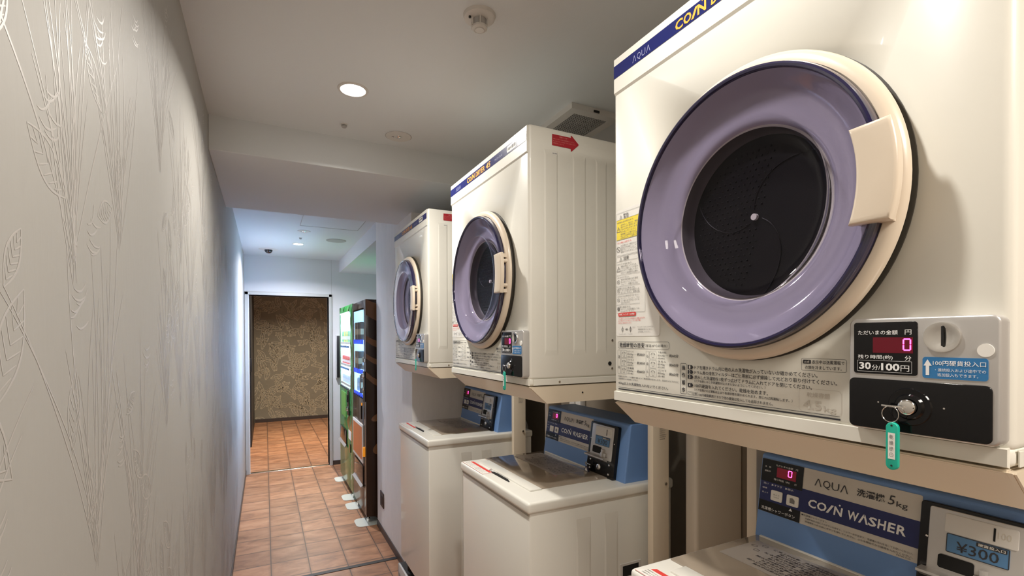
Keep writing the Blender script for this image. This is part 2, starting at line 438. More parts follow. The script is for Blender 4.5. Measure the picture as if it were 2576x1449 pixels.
# leaf line pattern on the end wall beyond the door
b = nb(); random.seed(11)
def rib2(pts, w):
    pr = None; n = len(pts)
    for i, (x, z) in enumerate(pts):
        a = pts[max(i-1, 0)]; c = pts[min(i+1, n-1)]; dx, dz = c[0]-a[0], c[1]-a[1]; l = math.hypot(dx, dz) or 1
        nx, nz = -dz/l*w/2, dx/l*w/2
        row = [b.verts.new((x-nx, YG-.0008, z-nz)), b.verts.new((x+nx, YG-.0008, z+nz))]
        if pr: b.faces.new((pr[0], pr[1], row[1], row[0]))
        pr = row
for i in range(12):
    for k in range(17):
        x = -.16+i*.11+random.uniform(-.04, .04); z = .08+k*.128+random.uniform(-.04, .04)
        a = random.uniform(0, 2*pi); L = random.uniform(.19, .26); wd = L*.16
        e = Vector((cos(a), sin(a))); nn = Vector((-sin(a), cos(a))); o0 = Vector((x, z))
        for s_ in (-1, 0, 1):
            rib2([tuple(o0+e*L*t/8+nn*(wd*s_*sin(pi*t/8)+.02*sin(pi*t/8))) for t in range(9)], .0060)
        for q in (2, 4, 6):
            p0 = o0+e*L*q/8+nn*.02*sin(pi*q/8)
            for s_ in (-1, 1): rib2([tuple(p0), tuple(p0+e*L*.11+nn*s_*wd*.6*sin(pi*q/8))], .0038)
obj('leaf_pattern', b, M['leafline'], bpy.data.objects['wall_hall_end'], smooth=False)

# ------------------------------------------------------------------ ceiling fittings
def downlight(x, y, z, label, face, L, r=.042):
    t = thing('downlight', label, 'ceiling light', (x, y, z))
    b = nb(); lathe(b, [(r, .0), (r+.001, -.004), (r+.009, -.004), (r+.011, 0)], 0, 0, 40, 'z'); obj('trim_ring', b, M['plastic'], t)
    b = nb(); disc(b, 0, 0, r, -.0005, -.0025, 40, 'z'); obj('lamp_face', b, face, t)
    lamp('lamp', 0, 0, -.006, parent=t, **L)
    return t
downlight(.285, 1.80, CEIL, 'round white downlight glowing in the ceiling in front of the beam', M['lampface'], NEAR_L)
downlight(.29, 5.06, CEIL2, 'small glowing downlight in the hall ceiling near the vending machines', M['lampcool'], FAR_L)
downlight(.31, .58, CEIL, 'glowing downlight in the ceiling straight above the nearest dryer door', M['lampface'], FRONT_L)
t = thing('fill_panel', 'added square fill panel in the unseen ceiling behind the camera', 'ceiling light', (.55, -.75, CEIL))  # soft fill added out of view to lift the shadows
b = nb(); box(b, -.32, .32, -.32, .32, -.012, 0, bev=.003); obj('frame', b, M['plastic'], t)
b = nb(); box(b, -.29, .29, -.29, .29, -.0135, -.010); obj('diffuser', b, M['lampsoft'], t, smooth=False)
l_ = lamp('lamp', 0, 0, -.02, size=.56, parent=t, spread=170, **FILL_L); l_.data.shape = 'SQUARE'
downlight(.55, 7.6, CEIL2, 'downlight in the ceiling of the passage beyond the doorway', M['lampface'], HALL_L, .05)

t = thing('smoke_detector', 'round white smoke detector with a caged sensor on the ceiling at the top', 'smoke detector', (.53, 1.235, CEIL))
b = nb(); lathe(b, [(1e-5, -.012), (.034, -.012), (.042, -.008), (.0445, 0)], 0, 0, 40, 'z'); obj('base', b, M['plastic'], t)
b = nb(); lathe(b, [(.019, -.012), (.019, -.03)], 0, 0, 24, 'z'); obj('sensor_core', b, M['plasticg'], t)
b = nb(); lathe(b, [(1e-5, -.041), (.012, -.0405), (.013, -.038), (.0145, -.038), (.0155, -.0395), (.021, -.036), (.0215, -.031), (.019, -.030)], 0, 0, 32, 'z')
for k in range(6):
    a = rad(60*k+12); tube(b, [(.023*cos(a), .023*sin(a), -.010), (.0225*cos(a), .0225*sin(a), -.033)], .0018, 6)
obj('cage', b, M['plastic'], t)
b = nb(); disc(b, -.030, -.004, .0035, -.011, -.0165, 10, 'z'); obj('indicator', b, M['rubber'], t)

def sprinkler(x, y, z, label):
    t = thing('sprinkler_head', label, 'sprinkler', (x, y, z))
    b = nb(); lathe(b, [(1e-5, -.004), (.012, -.004), (.014, 0)], 0, 0, 24, 'z'); obj('flange', b, M['plastic'], t)
    b = nb(); lathe(b, [(1e-5, -.016), (.008, -.015), (.009, -.012), (.011, -.011), (.011, -.007), (.007, -.004)], 0, 0, 20, 'z'); obj('nozzle', b, M['plasticg'], t)
sprinkler(.297, 2.105, CEIL, 'tiny grey sprinkler head on the ceiling just beyond the large downlight')
sprinkler(.291, 4.74, CEIL2, 'tiny sprinkler head on the hall ceiling in front of the small downlight')
def emergency(x, y, z, r, label):
    t = thing('emergency_light', label, 'emergency light', (x, y, z))
    b = nb(); lathe(b, [(1e-5, -.003), (r-.003, -.003), (r, 0)], 0, 0, 40, 'z'); obj('cover', b, M['plastic'], t)
    b = nb(); lathe(b, [(r+.0015, -.0006), (r-.001, -.0006)], 0, 0, 40, 'z'); obj('edge_ring', b, M['plasticg'], t)
    b = nb(); lathe(b, [(1e-5, -.010), (.007, -.009), (.011, -.006), (.014, -.003)], 0, 0, 24, 'z'); obj('lens', b, M['chrome'], t)
    b = nb()
    for dx in (-.020, -.026): disc(b, dx, .006, .0018, -.003, -.0045, 8, 'z')
    obj('test_button', b, M['rubber'], t)
emergency(.527, 2.128, CEIL, .055, 'flat round emergency light with a tiny lens on the ceiling left of the dryer top')
emergency(.30, 4.44, CEIL2, .050, 'faint flat round emergency light on the hall ceiling beside the hatch')
t = thing('security_camera', 'black dome security camera on a white plate in the hall ceiling', 'security camera', (.040, 5.50, CEIL2))
b = nb(); lathe(b, [(1e-5, -.006), (.075, -.006), (.090, 0)], 0, 0, 40, 'z'); obj('mounting_plate', b, M['plastic'], t)
b = nb(); lathe(b, [(1e-5, -.042)]+[(.038*sin(rad(a)), -.006-.036*cos(rad(a))) for a in range(15, 91, 15)], 0, 0, 32, 'z'); obj('dome', b, M['domeglass'], t)
b = nb(); lathe(b, [(1e-5, -.004), (.084, -.004), (.088, 0)], 0, 0, 40, 'z')
tag(obj('ceiling_speaker', b, M['plasticg'], loc=(.592, 4.74, CEIL2)), 'round grey speaker grille in the hall ceiling near the vending machines', 'speaker')
b = nb()
for a_ in ((.255, .700, 3.72, 3.728), (.255, .700, 4.226, 4.234), (.255, .259, 3.72, 4.234), (.696, .700, 3.72, 4.234)):
    box(b, a_[0], a_[1], a_[2], a_[3], CEIL2-.0015, CEIL2+.002)
o = obj('inspection_hatch', b, M['plasticg'], smooth=False); tag(o, 'square inspection hatch outlined in the hall ceiling behind the beam', 'hatch')

t = thing('ventilation_fan', 'square ceiling ventilation fan with a perforated grey grille behind the middle dryer', 'ventilation fan', (0, 0, 0))
b = nb(); fx0, fx1, fy0, fy1 = 1.030, 1.255, 1.530, 1.765; z0 = CEIL-.022
box(b, fx0, fx1, fy0, fy0+.035, z0, CEIL); box(b, fx0, fx1, fy1-.03, fy1, z0, CEIL)
box(b, fx0, fx0+.034, fy0+.035, fy1-.03, z0, CEIL); box(b, fx1-.034, fx1, fy0+.035, fy1-.03, z0, CEIL)
obj('frame', b, M['plastic'], t, smooth=False)
b = nb(); box(b, fx0+.034, fx1-.034, fy0+.035, fy1-.03, z0+.008, z0+.010); obj('fan_cavity', b, M['hole'], t)
b = nb(); nx, ny = 14, 14
X0, X1, Y0, Y1 = fx0+.033, fx1-.033, fy0+.034, fy1-.029
for i in range(nx+1): x = X0+(X1-X0)*i/nx; box(b, x-.0021, x+.0021, Y0, Y1, z0+.001, z0+.004)
for i in range(ny+1): y = Y0+(Y1-Y0)*i/ny; box(b, X0, X1, y-.0021, y+.0021, z0+.001, z0+.004)
obj('grille', b, M['plasticg'], t, smooth=False)
b = nb(); box(b, fx0+.10, fx0+.125, fy0-.004, fy0, z0+.004, z0+.012); obj('latch', b, M['rubber'], t)

t = thing('wall_outlet', 'small dark brown outlet plate low on the grey pier wall', 'outlet', (XP, 3.675, .257))
b = nb(); box(b, -.006, 0, -.058, .058, -.056, .056, bev=.003); obj('plate', b, M['skirt'], t)
b = nb(); box(b, -.008, -.005, -.03, .03, -.03, .03, bev=.001); obj('socket', b, M['blackm'], t)

# ------------------------------------------------------------------ dryer
UC, VC = .325, .327
W, H, D = .634, .7358, .50
RZ = -pi/2       # local x runs along the front (towards the camera), local y into the machine
def make_dryer():
    t = thing('coin_dryer', 'x', 'dryer', (0, 0, 0), RZ, 'coin dryers on the stands')
    b = nb(); box(b, 0, W, 0, D, .016, H, bev=.010, seg=4)
    box(b, .002, W-.002, .002, D-.002, 0, .022, bev=.006, seg=3)
    cab = obj('cabinet', b, M['cream'], t)
    cb_ = nb(); lathe(cb_, [(1e-4, -.02), (.1300, -.02), (.1300, .034), (1e-4, .034)], UC, VC, 96); bmesh.ops.remove_doubles(cb_, verts=cb_.verts, dist=.0003); bmesh.ops.recalc_face_normals(cb_, faces=cb_.faces)
    cut = obj('porthole_cut', cb_, M['cream']); cut.parent = t
    mo = cab.modifiers.new('hole', 'BOOLEAN'); mo.operation = 'DIFFERENCE'; mo.object = cut; mo.solver = 'EXACT'
    me = bpy.data.meshes.new_from_object(cab.evaluated_get(bpy.context.evaluated_depsgraph_get()))
    cab.modifiers.clear(); cab.data = me; bpy.data.objects.remove(cut)
    for s, x in ((1, W), (-1, 0)):
        b = nb()
        for y0, y1 in ((.049, .095), (.146, .193), (.229, .270), (.31, .36), (.40, .44)):
            zz0, zz1, h, e = .085, .672, .0013*s, .005
            a = [b.verts.new(p) for p in ((x, y0, zz0), (x, y1, zz0), (x, y1, zz1), (x, y0, zz1))]
            c = [b.verts.new(p) for p in ((x+h, y0+e, zz0+e*3), (x+h, y1-e, zz0+e*3), (x+h, y1-e, zz1-e*3), (x+h, y0+e, zz1-e*3))]
            b.faces.new(c)
            for i in range(4): b.faces.new((a[i], a[(i+1) % 4], c[(i+1) % 4], c[i]))
        bmesh.ops.recalc_face_normals(b, faces=b.faces)
        obj('pressed_ribs', b, M['cream'], t, smooth=False)
    b = nb()   # raised top ledge with a crease below it
    prism(b, [(-.0035, .6585), (-.0035, .730), (0, .733), (0, .654)], .006, W-.006, 'x')
    obj('top_ledge', b, M['cream'], t, smooth=False)
    b = nb(); prism(b, [(-.003, .0200), (-.003, .002), (.004, .0), (.004, .0215)], .004, W-.004, 'x')
    obj('bottom_lip', b, M['cream'], t, smooth=False)
    b = nb(); box(b, W-.0005, W+.0012, .012, D-.004, .001, .0175, bev=.0004); box(b, W-.0003, W+.0004, .01, D-.004, .0178, .0190)
    obj('bottom_rail', b, M['cream'], t, smooth=False)
    # blue strip and its lettering
    b = nb(); quad(b, .0064, .6890, .6276, .7152, -.0042); st = obj('brand_strip', b, M['navy'], t, smooth=False)
    b = nb(); y = -.0048
    zz0, zz1 = .6935, .7065
    x = .0665; lw = .0105
    for k, ch in enumerate('ΛQUΛ'): txt(b, ch, x+k*.0135, zz0-(.0015 if ch == 'Q' else 0), x+k*.0135+lw, zz1, y, -.012)
    txt(b, 'MCD-CK45', .419, .6965, .474, .7030, y)
    obj('small_lettering', b, M['greyblue'], st, smooth=False)
    b = nb()
    for ch, a0, a1, sh in (('C', .1825, .2005, 0), ('O', .2020, .2200, 0), ('/', .2195, .2340, 0), ('N', .2335, .2520, .0),
                          ('D', .2620, .2770, .1), ('R', .2785, .2935, .1), ('Y', .2930, .3085, .1), ('E', .3090, .3225, .1), ('R', .3240, .3390, .1),
                          ('4', .3500, .3670, .1), ('5', .3680, .3850, .1)):
        txt(b, ch, a0, .6922, a1, .7100, y, .028, sh)
    disc(b, .2440, .7122, .0013, y+.0002, y, 10)
    obj('large_lettering', b, M['orange'], st, smooth=False)
    b = nb(); poly(b, rrect(.5050, .6925, .5680, .7115, .007), -.0046); pl = obj('voltage_badge', b, M['paper'], st, smooth=False)
    b = nb(); txt(b, '100V専用', .511, .6965, .562, .7075, -.0051, .01); obj('badge_text', b, M['ink'], st, smooth=False)
    # warning label at the left edge
    b = nb(); poly(b, rrect(.0090, .1385, .1380, .4060, .006), -.0005); wlb = obj('warning_label', b, M['paper'], t, smooth=False)
    b = nb(); quad(b, .0112, .3430, .0830, .3853, -.0009); obj('yellow_field', b, M['yellow'], wlb, smooth=False)
    b = nb(); y = -.0013; rows = []
    outline(b, .0105, .3100, .0835, .4000, .0005, y); outline(b, .0105, .1880, .0990, .3080, .0005, y)
    for z in (.3853, .3431, .2968, .2680, .2443, .2278, .2051): quad(b, .0108, z, .0835, z+.0005, y)
    txt(b, '警告', .033, .3870, .050, .3965, y, .02); txt(b, '注意', .033, .2980, .050, .3070, y, .02)
    def tri(cx, z0, s):
        outer = [(cx-s/2, z0), (cx+s/2, z0), (cx, z0+s*.9)]
        inn = [(cx-s*.36, z0+s*.09), (cx+s*.36, z0+s*.09), (cx, z0+s*.74)]
        va = [b.verts.new((p, y, q)) for p, q in outer]; vb = [b.verts.new((p, y, q)) for p, q in inn]
        for i in range(3): b.faces.new((va[i], va[(i+1) % 3], vb[(i+1) % 3], vb[i]))
        quad(b, cx-s*.04, z0+s*.28, cx+s*.04, z0+s*.56, y)
    tri(.025, .3870, .009); tri(.025, .2980, .009); tri(.0175, .3600, .013); tri(.0175, .2760, .013)
    def ban(cx, cz, r):
        lathe(b, [(r, y), (r*.82, y)], cx, cz, 20); 
        poly(b, [(cx-r*.7, cz+r*.55), (cx-r*.55, cz+r*.7), (cx+r*.7, cz-r*.55), (cx+r*.55, cz-r*.7)], y)
    for cz, r in ((.3235, .0060), (.2540, .0042), (.2345, .0040), (.2155, .0040)): ban(.0170, cz, r)
    disc(b, .0170, .1965, .0038, y+.0002, y, 14)
    L_ = [('•感電火災の恐れあり。', .3795), ('本体の上、周辺で、揮発', .3735), ('性のものを使用しない。', .3690), ('引火の恐れがあります。', .3640), ('入れないでください。', .3590), ('乾燥後すぐに取り出さ', .3540), ('ないと自然発火のおそれ', .3500), ('があります。ご注意くだ', .3460),
          ('お子様だけで使わせたり', .3300), ('幼児の手の届くところで', .3255), ('使わないでください。', .3210), ('感電やけがをすることが', .3165), ('•やけどの恐れあり。', .2910), ('運転が終わってからも', .2860), ('ドラムが熱いことがあり', .2815), ('ますのでご注意ください', .2770), ('ボタンや金属部分に触れ', .2720), ('•水をかけない。', .2630), ('本体や操作部に水を直接', .2580), ('かけないでください。', .2530), ('ショート・感電のおそれ', .2480),
          ('•衣類は十分に脱水する。', .2395), ('しずくが落ちる衣類は入れ', .2350), ('ないでください。故障の原', .2305), ('•火気や引火物を近づけない。', .2230), ('ガソリン、シンナー、ベン', .2180), ('ジン等を近づけないでくだ', .2135), ('引火のおそれ', .2090), ('•衣類を確認する。', .2000), ('ポケットの中を確認してか', .1950), ('ら入れてください。', .1905)]
    for s, z in L_:
        x0 = .0125 if s[0] == '•' else .0245
        txt(b, s, x0, z-.0015, min(x0+.0037*len(s)*1.3, .081 if z > .3 else .09), z+.0022, y)
    for cx in (.030, .055):
        lathe(b, [(.0036, y), (.0028, y)], cx, .1530, 14); quad(b, cx-.0007, .1470, cx+.0007, .1590, y)
    poly(b, [(.039, .1525), (.043, .1525), (.043, .1510), (.047, .1533), (.043, .1556), (.043, .1541), (.039, .1541)], y)
    txt(b, 'フィルターカバー　フィルター', .018, .1415, .062, .1445, y); txt(b, 'つまみ', .060, .1560, .070, .1585, y); txt(b, '※フィルターにほこりがたまると', .076, .1560, .122, .1590, y); txt(b, '乾燥時間が長くなります。', .078, .1510, .118, .1540, y); txt(b, '必ず掃除してください。', .078, .1460, .114, .1490, y)
    obj('warning_print', b, M['greyink'], wlb, smooth=False)
    b = nb(); txt(b, '•お子様に注意する。', .0125, .3350, .060, .3390, y); plate(b, .0165, .1805, .0720, .1885, y, y-.0001, .003)
    for s, z in (('•ドラム奥のフィルターカバーの中央部を引くと簡単にはずれます。', .1755), ('ほこりを取ってフィルターを正しく、カバーの奥まで確実', .1710), ('にはめ込んで取り付けてください。', .1665)):
        txt(b, s, .0165, z-.0016, .0165+.0024*len(s)*1.1, z+.0020, y)
    obj('red_print', b, M['redink'], wlb, smooth=False)
    b = nb(); txt(b, '排気フィルターの掃除', .0205, .1823, .0680, .1868, -.0018, .01); obj('white_print', b, M['wprint'], wlb, smooth=False)
    # instructions along the bottom
    b = nb(); y = -.0007
    outline(b, .0144, .1130, .1632, .1275, .0006, y, .0045); txt(b, '乾燥時間の目安', .0195, .1150, .0960, .1252, y, .012); txt(b, '（室温20℃の場合）', .0975, .1170, .1580, .1225, y)
    outline(b, .0134, .0590, .0225, .1096, .0004, y); outline(b, .1001, .0577, .1091, .1090, .0004, y)
    for s, z in (('混', .092), ('紡', .070)): txt(b, s, .0152, z, .0206, z+.006, y)
    for s, z in (('も', .096), ('め', .081), ('ん', .066)): txt(b, s, .1020, z, .1070, z+.006, y)
    for cx, tx, cols in ((.0243, .0445, (('カッターシャツ', '約200g', '(約5枚)', '約30分'), ('ブラウス', '約200g', '(約8枚)', '約30分'), ('作業服', '約600g', '(約3着)', '約60分'))),
                         (.1106, .1330, (('下着(半袖)', '約130g', '(約8枚)', '約60分'), ('タオル', '約70g', '(約15枚)', '約60分'), ('パジャマ', '約500g', '(約1着)', '約60分')))):
        for k, (n1, n2, n3, n4) in enumerate(cols):
            zt = .1094-k*.0172
            outline(b, cx, zt-.0160, cx+.0185, zt, .0004, y)
            q = cx+.0092; zc = zt-.008
            outline(b, q-.0030, zc-.0052, q+.0030, zc+.0040, .0005, y, .001)
            poly(b, [(q-.0060, zc+.0010), (q-.0030, zc+.0045), (q-.0030, zc+.0036), (q-.0052, zc+.0006)], y)
            poly(b, [(q+.0052, zc+.0006), (q+.0030, zc+.0036), (q+.0030, zc+.0045), (q+.0060, zc+.0010)], y)
            txt(b, n1, tx, zt-.0045, tx+(.020 if cx < .05 else .022), zt-.0005, y); txt(b, n2, tx, zt-.0105, tx+.018, zt-.0060, y); txt(b, n3, tx, zt-.0155, tx+.018, zt-.0120, y)
            ex = tx+.030; txt(b, n4, ex, zt-.0110, ex+.0225, zt-.0050, y, .01)
            for d in range(5): quad(b, tx+.020+d*.0018, zt-.0083, tx+.0207+d*.0018, zt-.0078, y)
    txt(b, '※衣類およびセンイの種類や量によって乾燥時間は変化します。室温が10℃下がると', .0135, .0520, .1860, .0553, y)
    txt(b, '　乾燥時間は10％程度長くなります。', .0165, .0470, .0780, .0502, y)
    txt(b, '4.5kg以上の洗濯物を入れないでください。', .0160, .0355, .1600, .0425, y, .008)
    outline(b, .1905, .0335, .2047, .0890, .0007, y, .002)
    for k, s in enumerate('操作順序'): txt(b, s, .1935, .0765-k*.0133, .2015, .0852-k*.0133, y, .015)
    for s, x0, x1, z, h in (('ドアを開きドラム内に他の人の洗濯物が入っていないか確かめてください。', .2229, .4376, .0827, .0068), ('ドラム奥の排気フィルターはご使用前に必ず掃除して元どおり取り付けてください。', .2229, .4633, .0740, .0066), ('脱水した洗濯物を1枚ずつ広げてドラムに入れてドアを閉じてください。', .2229, .4301, .0655, .0066),
                            ('（ドアを閉じるとき洗濯物がはさまらないようにしてください。）', .2229, .3596, .0590, .0046), ('100円硬貨を入れてください。乾燥を始めます。', .2235, .3638, .0508, .0068), ('（ドアを開ければ運転は止まり乾燥状態を確かめられます。閉じれば再運転します。）', .2229, .4021, .0436, .0046), ('100円硬貨専用ですので他の硬貨は投入しても返却されません。', .2324, .3719, .0356, .0052)):
        txt(b, s, x0, z-h/2, x1, z+h/2, y, .006)
    outline(b, .2071, .0330, .2307, .0392, .0004, y, .0015); txt(b, 'ご注意', .2095, .0340, .2285, .0382, y)
    for z in (.0828, .0741, .0655, .0508): poly(b, [(.2076, z-.0036), (.2170, z-.0036), (.2202, z), (.2170, z+.0036), (.2076, z+.0036)], y)
    quad(b, .0159, .0299, .4666, .0306, y); plate(b, .0159, .0252, .4678, .0275, y, y-.0001, .001)
    outline(b, .4150, .0888, .4750, .1060, .0004, y, .002); plate(b, .4175, .0985, .4285, .1040, y, y-.0001, .001)
    txt(b, '表示中は送風運転で', .4300, .0985, .4725, .1038, y, .006); txt(b, '衣類を冷ましています。', .4200, .0910, .4690, .0960, y, .006)
    obj('instruction_print', b, M['ink'], t, smooth=False)
    b = nb()
    for k, z in enumerate((.0828, .0741, .0655, .0508)): txt(b, '1234'[k], .2108, z-.0028, .2142, z+.0028, -.0011, .02)
    txt(b, 'cd', .4195, .0995, .4262, .1030, -.0011)
    obj('reversed_numerals', b, M['paper'], t, smooth=False)
    b = nb(); outline(b, .4117, .0313, .4690, .0640, .0004, -.0006, .005); txt(b, '4.5', .4180, .0350, .4430, .0480, -.0006, .02); txt(b, 'kg', .4460, .0330, .4620, .0420, -.0006, .01); txt(b, '乾燥容量', .4230, .0520, .4540, .0590, -.0006, .006)
    obj('capacity_mark', b, M['faint'], t, smooth=False)
    # door
    b = nb(); lathe(b, [(.2275, .002), (.2275, -.002), (.222, -.003), (.2215, -.0125)], UC, VC, 96); obj('door_gap_ring', b, M['gapshade'], t)  # dark ring stands in for the shadowed gap round the door
    b = nb(); lathe(b, [(.217, -.009), (.2245, -.010), (.2268, -.0125), (.2262, -.0170), (.2225, -.0220), (.2165, -.0245), (.2105, -.0248), (.2085, -.0225), (.2085, -.010)], UC, VC, 128); obj('door_ring', b, M['creamp'], t)
    win = nb(); lathe(win, [(.2010, -.0340), (.196, -.0305), (.1945, -.0285), (.189, -.0250), (.1875, -.0228), (.182, -.0195), (.1805, -.0175), (.170, -.0120), (.160, -.0090), (.150, -.0065), (.1430, -.0060), (.1390, -.0040), (.1340, -.0010), (.1312, .0060), (.1295, .0062)], UC, VC, 128)
    dw = obj('door_window', win, M['lilac'], t, ang=70)
    b = nb(); lathe(b, [(.2082, -.018), (.2092, -.026), (.2092, -.0345), (.2078, -.0385), (.2050, -.0398), (.2018, -.0385), (.2005, -.036), (.2005, -.030)], UC, VC, 128); obj('glass_rim', b, M['navyp'], t)
    b = nb(); lathe(b, [(1e-5, .0020), (.06, .0018), (.11, .0006), (.1270, -.0020), (.1335, -.0080), (.1385, -.0200), (.1420, -.0310), (.1445, -.0345), (.1480, -.0358), (.1540, -.0362), (.165, -.0366), (.18, -.0372), (.19, -.0378), (.2035, -.0388)], UC, VC, 128); obj('door_glass', b, M['smoke'], t)
    b = nb(); lathe(b, [(.1300, -.001), (.1290, .012), (.1265, .020), (.1245, .0235)], UC, VC, 96); obj('drum_lip', b, M['drumwall'], t)
    b = nb(); lathe(b, [(1e-5, .0240), (.1255, .0240)], UC, VC, 96)
    # spiral flutes pressed into the drum back
    for k in range(3):
        a0 = rad(100+120*k); pts = []
        for i in range(15):
            r = .012+.112*i/14; a = a0-1.1*(i/14)**1.0
            pts.append((UC+r*cos(a), .0232, VC+r*sin(a)))
        tube(b, pts, .0009, 6)
    dr = obj('drum_back', b, M['drum'], t)
    b = nb()
    for i in range(-13, 14):
        for j in range(-13, 14):
            x = i*.0105+(.00525 if j % 2 else 0); z = j*.0095; r = math.hypot(x, z)
            if .018 < r < .112 and (x < .01+.25*z):
                lathe(b, [(1e-5, .0218), (.0012, .0222), (.0020, .0238)], UC+x, VC+z, 6)
    dm = obj('dimples', b, M['drum'], dr); dm['kind'] = 'stuff'
    b = nb(); disc(b, UC, VC, .0052, .0238, .0185, 24); obj('drum_cap', b, M['paper'], t)
    # handle
    b = nb(); n = 14
    def arc(r, h, up=True):
        am = math.asin(h/r)
        return [(UC+r*cos(-am+2*am*i/n), VC+r*sin(-am+2*am*i/n)) for i in range(n+1)]
    prism(b, arc(.2295, .0590)+arc(.1855, .0575)[::-1], -.0385, -.0500, 'y', .0045)
    prism(b, arc(.2050, .0560)+arc(.1870, .0560)[::-1], -.0200, -.0440)
    for h0, h1 in ((.0465, .0570), (-.0570, -.0465)):
        prism(b, [(UC+.190, VC+h0), (UC+.2150, VC+h0), (UC+.2150, VC+h1), (UC+.190, VC+h1)], -.0200, -.0440)
    hd = obj('door_handle', b, M['creamp'], t)
    b = nb()
    for h in (.036, -.036): disc(b, UC+.2130, VC+h, .0058, -.0200, -.0440, 16)
    obj('latch_pin', b, M['creamp'], hd)
    # coin box
    b = nb(); plate(b, .4875, .0230, .6300, .1580, .004, -.0180, .008, .0025); cb = obj('coin_box', b, M['silver'], t)
    y0 = -.0182
    b = nb(); plate(b, .4935, .0910, .5600, .1530, y0+.002, y0-.0008, .003, .0004); obj('display_panel', b, M['black'], cb)
    b = nb(); quad(b, .5150, .1165, .5560, .1350, y0-.0011); obj('led_window', b, M['ledwin'], cb, smooth=False)
    b = nb(); y = y0-.0016; sx, sz, s = .5462, .1195, .0014; w_, h_ = .0082, .0140
    for q in ((sx+s*.7, sz, sx+w_-s*.7, sz+s), (sx+s*.7, sz+h_-s, sx+w_-s*.7, sz+h_), (sx, sz+s*.8, sx+s, sz+h_/2-s*.3), (sx, sz+h_/2+s*.3, sx+s, sz+h_-s*.8), (sx+w_-s, sz+s*.8, sx+w_, sz+h_/2-s*.3), (sx+w_-s, sz+h_/2+s*.3, sx+w_, sz+h_-s*.8)): quad(b, *q, y)
    obj('led_digit', b, M['led'], cb, smooth=False)
    b = nb(); y = y0-.0012
    txt(b, 'ただいまの金額', .4985, .1380, .5410, .1435, y, .006); txt(b, '円', .5480, .1380, .5545, .1438, y, .006)
    txt(b, '残り時間(約)', .4985, .1082, .5360, .1138, y, .006); txt(b, '分', .5480, .1080, .5545, .1138, y, .006)
    outline(b, .4980, .0935, .5550, .1072, .0003, y, .0005)
    txt(b, '30', .5000, .0960, .5130, .1048, y, .03); txt(b, '分/', .5140, .0955, .5230, .1020, y); txt(b, '100', .5240, .0955, .5430, .1043, y, .03); txt(b, '円', .5440, .0955, .5525, .1025, y)
    obj('display_text', b, M['wprint'], cb, smooth=False)
    b = nb(); lathe(b, [(1e-5, y0-.0002), (.005, y0-.0003), (.010, y0-.0012), (.0150, y0-.0032), (.0165, y0-.0030), (.0170, y0+.001)], .5825, .1350, 40); obj('coin_disc', b, M['chrome'], cb)
    b = nb(); box(b, .5826, .5842, y0-.0034, y0-.001, .1255, .1470); obj('coin_slot', b, M['hole'], cb, smooth=False)
    b = nb(); disc(b, .6185, .1213, .0068, y0+.001, y0-.0010, 28); obj('round_sticker', b, M['paper'], cb)
    b = nb(); plate(b, .5648, .0895, .6205, .1130, y0+.002, y0-.0006, .003); bl = obj('coin_label', b, M['bluest'], cb)
    b = nb(); y = y0-.0010; txt(b, '100円硬貨投入口', .5745, .1040, .6190, .1095, y, .006); txt(b, '・連続投入および途中での', .5765, .0975, .6190, .1010, y); txt(b, '　追加投入もできます。', .5785, .0922, .6130, .0958, y)
    poly(b, [(.5680, .0930), (.5712, .0930), (.5712, .1035), (.5735, .1035), (.5696, .1105), (.5660, .1035), (.5680, .1035)], y)
    obj('label_text', b, M['wprint'], bl, smooth=False)
    b = nb(); plate(b, .4885, .0250, .6240, .0850, y0+.002, y0-.0014, .006, .0008); lp = obj('lock_plate', b, M['black'], cb)
    b = nb(); lathe(b, [(.0215, y0-.0014), (.0205, y0-.0028), (.0150, y0-.0024), (.0130, y0-.0050), (.0095, y0-.0052)], .5530, .0555, 40); obj('lock_collar', b, M['black'], lp)
    b = nb(); disc(b, .5530, .0555, .0088, y0-.001, y0-.0085, 28, dome=-.0025); box(b, .5450, .5610, y0-.0125, y0-.009, .0550, .0560); obj('key_lock', b, M['chrome'], lp)
    b = nb()
    for x_ in (.5215, .5850): disc(b, x_, .0575, .0010, y0, y0-.0022, 8)
    obj('rivet', b, M['chrome'], lp)
    # side sticker with an arrow outline
    a = (( .075, .686), (.139, .686), (.139, .679), (.1415, .6785), (.166, .700), (.166, .7035), (.142, .7245), (.139, .7240), (.139, .718), (.0755, .718))
    R_ = (0, 0, pi/2)
    def side(o): o.location = (W+.0003, 0, 0); o.rotation_euler = R_; return o
    b = nb(); poly(b, a, -.0008); s = side(obj('arrow_sticker', b, M['redst'], t, smooth=False))
    b = nb(); txt(b, '排気フィルター', .100, .7100, .130, .7150, -.0012, .01)
    for k, (sx_, x1) in enumerate((('排気フィルターの掃除は毎回実施してください。', .152), ('乾いたほこりは、取り除いてからご使用ください。', .156), ('掃除をしないと', .115))): txt(b, sx_, .079, .7035-k*.0062, x1, .7072-k*.0062, -.0012)
    obj('arrow_text', b, M['pinkink'], s, smooth=False)
    b = nb(); poly(b, rrect(.0745, .6600, .0925, .6665, .001), -.0008); s2 = side(obj('serial_sticker', b, M['paper'], t, smooth=False))
    b = nb(); txt(b, '銘板は裏面', .0765, .6615, .0910, .6650, -.0012); obj('serial_text', b, M['ink'], s2, smooth=False)
    for y_, z_ in ((.289, .128), (.288, .042), (.098, .009)):
        b = nb(); disc(b, y_, z_, .0035, 0, .0022, 14, 'x', W); obj('screw', b, M['chrome'], t)
    b = nb(); disc(b, .280, .057, .0062, 0, .0015, 20, 'x', W); obj('cable_hole', b, M['hole'], t)
    return t

